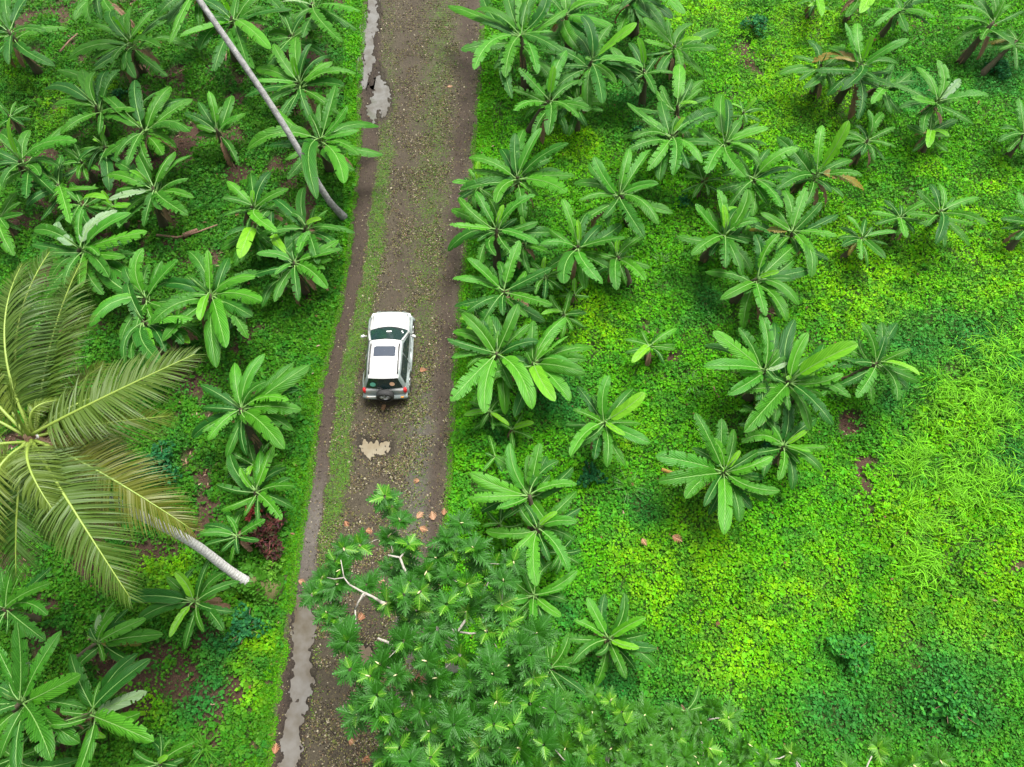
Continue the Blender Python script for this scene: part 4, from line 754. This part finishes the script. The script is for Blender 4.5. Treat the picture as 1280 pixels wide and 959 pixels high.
def tuft(px, py, L, n, label, col=(.06, .22, .06)):
    B = U(px, py, 0); mb = MB(); R = random.Random(int(px))
    for k in range(n):
        a = R.uniform(0, 6.28); l = L*R.uniform(.6, 1.1); d = Vector((math.cos(a), math.sin(a), 0)); s = Vector((-d.y, d.x, 0))*.022; e = R.uniform(.3, 1.2); v = []
        for q in (0, .35, .7, 1): c = B+d*(l*q*math.cos(e)+.2*l*q*q)+Vector((0, 0, l*(q*math.sin(e)-.45*q*q)+.05)); v += [c-s*(1-q*.9), c+s*(1-q*.9)]
        mb.add(v, [(0, 1, 3, 2), (2, 3, 5, 4), (4, 5, 7, 6)])
    o = mb.obj('spiky_plant', M['banb']); tag(o, label, 'plant', 'spiky plants in the undergrowth')
tuft(258, 935, .85, 34, 'spiky grass like plant at the bottom edge left of the road'); tuft(865, 480, .7, 24, 'spiky tuft in the open right field left of the middle bananas'); tuft(28, 117, .4, 20, 'small grey spiky tuft near the upper left corner'); tuft(785, 610, .8, 20, 'thin bladed tuft below the small sapling of the right field'); tuft(1070, 470, .5, 14, 'thin tuft beside the dark blue green banana plant'); tuft(825, 330, .55, 26, 'bright leafy tuft right of the roadside thicket')
# ------------------------------------------------------------ fallen wood and leaves
def stick(p, r, label, name='fallen_branch', m='log', z=.16):
    mb = MB(); P_ = [U(x, y, z) for x, y in p]; mb.tube(P_, [r*(1-.5*i/(len(P_)-1)) for i in range(len(P_))], 7); tag(mb.obj(name, M[m]), label, 'branch', 'fallen branches on the plantation floor')
stick([(196, 294), (222, 297), (245, 291), (272, 281)], .06, 'long brown fallen branch below the lime leafed left rosettes')
stick([(230, 295), (238, 291), (247, 287)], .13, 'short thick reddish log lying across the long branch', 'fallen_log')
stick([(203, 98), (220, 92), (234, 85)], .05, 'pale fallen stick below the top left lime plant')
stick([(238, 118), (258, 106), (272, 93)], .05, 'thin fallen stick left of the leaning palm trunk')
stick([(283, 60), (282, 85), (281, 106)], .04, 'thin upright dead stalk beside the leaning palm trunk')
stick([(75, 65), (88, 50), (97, 42)], .06, 'brown stick beside the lime leafed plant at upper left')
stick([(881, 378), (887, 395), (890, 408)], .06, 'yellowish rotting stalk in the open field right of centre')
stick([(883, 470), (892, 485), (899, 497)], .07, 'dark rotting stalk left of the middle banana group')
stick([(827, 587), (850, 594), (868, 596), (888, 602)], .07, 'yellow orange dead leaf stalk left of the lower middle rosette', 'dead_stalk', 'stalk', .9) if 'stalk' in M else None
stick([(90, 832), (104, 818), (118, 806)], .07, 'tan fallen stalk below the palm fronds at lower left')
for i, (x, y, L, dry, lb) in enumerate([(529, 461, .42, 0, 'big orange brown leaf on the road right of the car'), (478, 509, .4, 0, 'pinkish brown leaf on the road just behind the car'), (452, 770, .4, 0, 'brown lobed leaf under the bare white twigs'), (462, 663, .38, 0, 'tan lobed leaf on the grassy strip below the cloudy puddle'), (475, 725, .34, 0, 'brown leaf between the two breadfruit twigs'), (440, 928, .34, 0, 'pale orange leaf near the bottom edge of the road, upper of two'), (458, 951, .38, 0, 'pale orange leaf at the bottom edge of the road, lower of two'), (344, 936, .36, 0, 'rusty leaf on the rut edge at the bottom left'),
    (525, 643, .42, 0, 'light brown lobed leaf at the right side of the road, left of its neighbour'), (541, 645, .40, 0, 'light brown lobed leaf nearest the right verge'), (529, 661, .36, 0, 'narrow curled leaf below the pair of light brown ones'), (433, 655, .3, 0, 'small tan leaf left of the breadfruit twigs'), (520, 601, .32, 0, 'reddish leaf on the road right of the cloudy puddle'), (562, 108, .3, 0, 'reddish leaf near the top right edge of the road'), (522, 690, .34, 0, 'brown leaf beside the crown edge on the road'), (846, 673, .42, 0, 'orange leaf on the green ground cover right of the breadfruit'), (805, 677, .3, 0, 'dull brown leaf left of the orange one in the field'), (555, 640, .3, 0, 'tan leaf on the right edge of the road'), (524, 850, .4, 0, 'tan leaf caught on the breadfruit crown'), (377, 727, .3, 0, 'dark red leaf beside the left rut')]):
    R = random.Random(i+100); mb = MB(); zz = 6.6 if 'caught' in lb else (.35 if x > 620 else .12); o = U(x, y, zz); a = R.uniform(0, 6.28); d = Vector((math.cos(a), math.sin(a), 0))
    bf_leaf(mb, o-d*L*.5, d, Vector((R.uniform(-.2, .2), R.uniform(-.2, .2), 1)).normalized(), L, 0, R)
    tag(mb.obj('fallen_leaf', M['bfd']), lb, 'leaf', 'large fallen breadfruit leaves')
# ------------------------------------------------------------ the car
paint = plain('white_paint', (.46, .46, .445), .25, 0, .5, .6); silver = plain('silver_trim_and_shade', (.30, .345, .335), .35, .25); glass = plain('dark_glass', (.012, .030, .029), .05, 0, .8)
roofglass = plain('sunroof_glass', (.022, .032, .05), .15, 0, .5); rubber = plain('tyre_rubber', (.025, .025, .025), .8); blackp = plain('black_plastic', (.03, .03, .03), .5); red = plain('lamp_red', (.50, .015, .02), .2); lampg = plain('lamp_clear', (.65, .68, .68), .12); alloy = plain('alloy', (.6, .6, .6), .3, .8); chrome = plain('plate_white', (.7, .7, .66), .4); dash = plain('interior_grey', (.10, .14, .13), .7); disc_g = plain('disc_green', (.12, .42, .30), .5); disc_o = plain('disc_orange', (.75, .45, .28), .5); amber = plain('lamp_amber', (.8, .3, .03), .3)
Cr, Cf = U(481.3, 489.5, .7), U(489.3, 394.0, .7); hd = (Cf-Cr); hd.z = 0; CL = hd.length; hd.normalize(); Cc = (Cr+Cf)/2; Cc.z = .07; print('car length', CL, 'px/m')
car = thing('car', Cc, 'white three door off roader with sunroof and rear spare wheel driving up the muddy road', 'car')
rx = Vector((hd.y, -hd.x, 0)); LC = 3.62; WC = 1.70
def W(x, y, z): return Cc+rx*(x+.085*(z-.4))+hd*y+Vector((0, 0, z-.04*x))
SL = 3.62
def loft(name, secs, mat_, closed=True, smooth=True, cap=True, parent=None, sub=0):
    mb = MB(); n = len(secs[0]); vs = [W(*p) for s in secs for p in s]; fs = []
    for i in range(len(secs)-1):
        for j in range(n if closed else n-1): fs.append((i*n+j, i*n+(j+1) % n, (i+1)*n+(j+1) % n, (i+1)*n+j))
    if cap and closed: fs.append(tuple(range(n))[::-1]); fs.append(tuple((len(secs)-1)*n+j for j in range(n)))
    mb.add(vs, fs); o = mb.obj(name, mat_, parent or car, smooth)
    return o
# lower body: y, half width, top z, crown
st = [(-1.80, .74, .86), (-1.76, .80, .93), (-1.6, .845, .97), (-1.15, .86, .98), (-.6, .845, .98), (0, .84, .98), (.45, .84, .985), (.62, .84, 1.0), (.95, .85, .985), (1.25, .84, .96), (1.5, .79, .92), (1.66, .70, .86), (1.76, .56, .76), (1.80, .44, .66)]
secs = []
for y, w_, zt in st:
    s = []
    for x, z_ in [(-w_*.9, .30), (-w_, .42), (-w_-.012, .60), (-w_*.99, .78), (-w_*.90, zt-.055), (-w_*.83, zt-.01), (-w_*.6, zt+.025), (0, zt+.04)]: s.append((x, y, z_))
    s += [(-x, yy, z_) for x, yy, z_ in s[:-1][::-1]]
    secs.append(s)
body = loft('body', secs, paint); body.data.materials.append(silver)
for pl in body.data.polygons:
    if sum((body.data.vertices[i].co-Cc).z for i in pl.vertices)/len(pl.vertices) < .86: pl.material_index = 1  # silver lower cladding; along the bonnet shoulders it paints in the curvature shading
for sd in (-1, 1):
    for y0, w_ in ((1.16, .87), (-1.18, .88)):     # arches
        mb = MB(); P_ = [(y0+.42*math.cos(math.pi*k/12), .34+.40*math.sin(math.pi*k/12)) for k in range(13)]
        v = []
        for y, z_ in P_: v += [W(sd*(w_-.10), y, z_), W(sd*(w_+.015), y, z_), W(sd*(w_+.0), y+(y-y0)*.18, z_+.07), W(sd*(w_-.06), y+(y-y0)*.2, z_+.1)]
        mb.add(v, [(i*4+j, i*4+j+1, i*4+5+j, i*4+4+j)[::sd] for i in range(12) for j in range(3)]); mb.obj('wheel_arch', silver, car)
    mb = MB(); mb.tube([W(sd*.862, -.74, .40), W(sd*.872, 0, .40), W(sd*.862, .74, .40)], .055, 8); mb.obj('side_step', silver, car)
    mb = MB(); mb.tube([W(sd*.858, -.70, .66), W(sd*.864, 0, .66), W(sd*.858, .74, .66)], .03, 6); mb.obj('door_moulding', silver, car)
mb = MB(); mb.tube([W(.86*math.sin(a)*.98, 1.44+.40*math.cos(a), .47) for a in np.linspace(-1.45, 1.45, 17)], .12, 8); mb.obj('front_bumper', silver, car)
mb = MB(); mb.tube([W(.84*x, -1.79-.05*(1-abs(x)**3), .50) for x in np.linspace(-1.0, 1.0, 15)], .12, 8); mb.obj('rear_bumper', silver, car)
# cabin
def cab(y, wb, wt, zb, zt): return [(-wb, y, zb), (-wb*.5-wt*.5-.015, y, (zb+zt)/2), (-wt, y, zt-.05), (-wt*.93, y, zt), (-wt*.5, y, zt+.022), (0, y, zt+.03), (wt*.5, y, zt+.022), (wt*.93, y, zt), (wt, y, zt-.05), (wb*.5+wt*.5+.015, y, (zb+zt)/2), (wb, y, zb)]
cs_ = []
def cabsec(yb, yt, wb, wt, zb, zt):
    c = []
    for (x, _, z_) in cab(0, wb, wt, zb, zt): f = (z_-zb)/(zt+.03-zb); c.append((x, yb+(yt-yb)*f, z_))
    return c
secs = [cabsec(-1.70, -1.50, .74, .58, .95, 1.50), cabsec(-1.58, -1.40, .775, .61, .95, 1.55), cabsec(-1.0, -1.0, .79, .625, .96, 1.61), cabsec(-.3, -.45, .79, .635, .97, 1.61), cabsec(.3, -.15, .785, .63, .98, 1.58), cabsec(.76, .0, .77, .61, .98, 1.545)]
mb = MB(); n = len(secs[0]); mb.add([W(*p) for s in secs for p in s], [(i*n+j, i*n+j+1, (i+1)*n+j+1, (i+1)*n+j) for i in range(len(secs)-1) for j in range(n-1)]+[tuple(range(n))[::-1], tuple((len(secs)-1)*n+j for j in range(n))]); mb.obj('cabin', silver, car)
# roof skin
zr = lambda y: 1.50+.11*float(sm(-1.7, -.9, y))-.06*float(sm(-.4, .05, y))
mb = MB(); ys = [-1.56, -1.52, -1.2, -.9, -.5, -.2, -.04, .0]; xs = [-1, -.93, -.6, 0, .6, .93, 1]; v = []
for y in ys:
    wt = .57+.035*sm(-1.6, -1.0, y); zt = zr(y); e = .02 if y in (ys[0], ys[-1]) else 0
    for x in xs: v.append(W(x*wt, y+(.06*(1-x*x) if y > -.1 else (-.05*(1-x*x) if y < -1.4 else 0)), zt+.035*(1-x*x)+.018-(.03 if abs(x) == 1 else 0)-e))
mb.add(v, [(i*7+j, i*7+j+1, i*7+8+j, i*7+7+j) for i in range(len(ys)-1) for j in range(6)]); mb.obj('roof', paint, car)
mb = MB(); q = [(-.41, -.72), (.41, -.72), (.41, -.34), (.33, -.29), (-.33, -.29), (-.41, -.34)]; mb.add([W(x, y, zr(y)+.055) for x, y in q], [tuple(range(6))]); sr = mb.obj('sunroof', roofglass, car, False)
for sd in (-1, 1):
    mb = MB(); mb.tube([W(sd*.535, y, zr(y)+.055+(.03 if -1.3 < y < -.25 else 0)) for y in (-1.42, -1.34, -.9, -.6, -.28, -.18)], .027, 6); mb.obj('roof_rail', blackp, car)
# windscreen (curved), with dashboard seen through as darker band
def pane(name, fn, nu, nv, m_):
    mb = MB(); mb.add([W(*fn(i/nu, j/nv)) for i in range(nu+1) for j in range(nv+1)], [(i*(nv+1)+j, i*(nv+1)+j+1, (i+1)*(nv+1)+j+1, (i+1)*(nv+1)+j) for i in range(nu) for j in range(nv)]); return mb.obj(name, m_, car)
def ws(u, v): x = (u*2-1); wb, wt = .735, .565; return (x*(wb+(wt-wb)*v), (.90-.16*x*x)*(1-v)+(.085-.06*x*x)*v, 1.02+.535*v+.016)
pane('windscreen', ws, 10, 4, glass)
def rw(u, v): x = (u*2-1); wb, wt = .70, .53; return (x*(wb+(wt-wb)*v), (-1.775+.07*x*x)*(1-v)+(-1.585+.03*x*x)*v, .99+.49*v+.01)
pane('rear_window', rw, 8, 4, glass)
for sd in (-1, 1):
    def sw(u, v, a=-.48, b_=.66, sd=sd): y = a+(b_-a)*u; yt = a+(-.10-a)*u; yy = y+(yt-y)*v; return (sd*((.822)-(.150)*v), yy, 1.0+.56*v-.015*u*v)
    def qw(u, v, sd=sd): a, b_ = -1.52, -.55; y = a+(b_-a)*u; yt = -1.40+(-.55+1.40)*u; yy = y+(yt-y)*v; return (sd*((.822)-(.150)*v-(.02*(1-u))), yy, 1.0+.55*v-.04*(1-u)*v)
    pane('side_window', sw, 4, 3, glass); pane('side_window', qw, 6, 3, glass)
    mb = MB(); mb.tube([W(sd*.80, .72, 1.02), W(sd*.71, .38, 1.30), W(sd*.615, .02, 1.555)], [.03, .028, .03], 6); mb.obj('windscreen_pillar', paint, car)
    mb = MB(); mb.tube([W(sd*.84, .50, 1.03), W(sd*.90, .49, 1.05), W(sd*.96, .47, 1.07)], .02, 6); c = [(sd*.90, .50), (sd*1.06, .44)]
    mb.tube([W(sd*.91, .475, 1.08), W(sd*.95, .47, 1.09), W(sd*1.02, .45, 1.09), W(sd*1.07, .42, 1.08)], [.035, .065, .065, .03], 8); mb.obj('wing_mirror', paint, car)
    # lamps
    mb = MB(); mb.tube([W(sd*.60, 1.70, .72), W(sd*.70, 1.64, .74), W(sd*.775, 1.50, .76)], [.05, .075, .04], 8); mb.obj('headlight', lampg, car)
    mb = MB(); mb.tube([W(sd*.765, -1.74, .66), W(sd*.765, -1.745, .80), W(sd*.765, -1.71, .95)], [.06, .078, .055], 8); mb.obj('tail_light', red, car)
    mb = MB(); mb.tube([W(sd*.70, -1.91, .60), W(sd*.60, -1.925, .60)], [.03, .03], 6); mb.obj('reflector', amber, car)
    mb = MB(); mb.tube([W(sd*.872, .05, .84), W(sd*.885, -.02, .85), W(sd*.872, -.10, .84)], .014, 5); mb.obj('door_handle', blackp, car)
# things seen through the glass: dashboard strip, round coloured discs on the rear window
mb = MB(); mb.box(W(.05, .55, 1.31), (.20, .05, .012), rz=-math.atan2(hd.x, hd.y)); mb.obj('rear_view_mirror', chrome, car, False)
mb = MB()
for x, y in ((.58, .60), (.54, .66)): mb.box(W(x, y-.06, 1.23), (.05, .04, .012), rz=-.08)
mb.obj('windscreen_sticker', chrome, car, False)
for (x, v_, r_, m_) in ((-.40, .42, .11, disc_g), (.32, .48, .10, disc_o)):
    c = Vector(rw((x/.62+1)/2, v_)); mb = MB(); ring = []
    for k in range(14): a = 6.283*k/14; ring.append(W(c.x+r_*math.cos(a), c.y+.19/.49*r_*math.sin(a)*.9-.014, c.z+r_*math.sin(a)*.9+.012))
    mb.add(ring, [tuple(range(14))]); mb.obj('window_disc', m_, car, False)
mb = MB(); mb.tube([W(.0, -1.815, 1.0), W(-.10, -1.775, 1.08), W(-.28, -1.74, 1.12)], .012, 5); mb.obj('rear_wiper', blackp, car)
mb = MB(); mb.box(W(-.50, -1.925, .60), (.36, .025, .12), rz=-math.atan2(hd.x, hd.y)); mb.obj('number_plate', chrome, car, False)
mb = MB(); mb.tube([W(.0, -1.20, 1.68), W(.0, -1.22, 1.73)], [.02, .012], 6); mb.obj('aerial_base', blackp, car)
def wheel(x, y, z_, ax, r=.345, w_=.2, name='wheel', small=False):
    mb = MB(); c = W(x, y, z_); prof = [(-.5, .62), (-.5, .9), (-.38, .99), (0, 1.0), (.38, .99), (.5, .9), (.5, .62)]; n = 22; e1 = Vector((0, 0, 1)); e2 = ax.cross(e1)
    v = [c+ax*(a*w_)+(e1*math.cos(6.283*k/n)+e2*math.sin(6.283*k/n))*r*q for a, q in prof for k in range(n)]
    mb.add(v, [(i*n+k, i*n+(k+1) % n, (i+1)*n+(k+1) % n, (i+1)*n+k) for i in range(6) for k in range(n)]); wh = mb.obj(name, rubber, car)
    mb = MB(); f = c+ax*(w_*.42); v = [f+(e1*math.cos(6.283*k/n)+e2*math.sin(6.283*k/n))*r*.62 for k in range(n)]; v += [f-ax*.04+(e1*math.cos(6.283*k/n)+e2*math.sin(6.283*k/n))*r*.5 for k in range(n)]
    fs = [(k, (k+1) % n, n+(k+1) % n, n+k) for k in range(n)]+[tuple(range(n, 2*n))]; mb.add(v, fs)
    for k in range(5): a = 6.283*k/5; d = e1*math.cos(a)+e2*math.sin(a); mb.tube([f+d*.02, f+d*r*.58], [.035, .028], 6)
    rim = mb.obj('rim', alloy, wh); rim.matrix_parent_inverse = Matrix.Identity(4); rim.location = (0, 0, 0)
    return wh
for sd in (-1, 1):
    for y in (1.16, -1.18): wheel(sd*.775, y, .345, rx*sd)
sw_ = wheel(.02, -1.93, .78, -hd, .335, .2, 'spare_wheel')
mb = MB(); cc_ = W(.02, -2.035, .78); e2 = rx; v = []; n = 22
for r_, o_ in ((.335, .02), (.32, -.012), (.24, -.02)): v += [cc_-hd*(-o_)+(Vector((0, 0, 1))*math.cos(6.283*k/n)+e2*math.sin(6.283*k/n))*r_ for k in range(n)]
mb.add(v, [(i*n+k, i*n+(k+1) % n, (i+1)*n+(k+1) % n, (i+1)*n+k) for i in range(2) for k in range(n)]); cv_ = mb.obj('wheel_cover', blackp, sw_); cv_.matrix_parent_inverse = Matrix.Identity(4)

# shut lines, cowl and wipers
for sd in (-1, 1):
    mb = MB(); mb.tube([W(sd*.66, y, z_) for y, z_ in ((.98, 1.012), (1.25, .992), (1.5, .945), (1.62, .90))], .008, 5); mb.obj('bonnet_seam', blackp, car)
    mb = MB(); mb.tube([W(sd*.765, .70, .965), W(sd*.862, .70, .80), W(sd*.868, .68, .50)], .008, 5); mb.tube([W(sd*.765, -.55, .965), W(sd*.862, -.55, .80), W(sd*.868, -.56, .50)], .008, 5); mb.obj('door_seam', blackp, car)
mb = MB(); mb.tube([W(x*.72, .915-.15*x*x, 1.025-.02*x*x) for x in np.linspace(-1, 1, 11)], .022, 6); mb.obj('cowl_strip', blackp, car)
for x0 in (-.45, .12):
    mb = MB(); mb.tube([W(x0, .87, 1.055), W(x0+.22, .80, 1.09), W(x0+.42, .70, 1.13)], .010, 5); mb.obj('wiper', blackp, car)
mb = MB(); mb.tube([W(x*.40, 1.80-.04*x*x, .66) for x in np.linspace(-1, 1, 7)], .05, 6); mb.obj('grille', blackp, car)
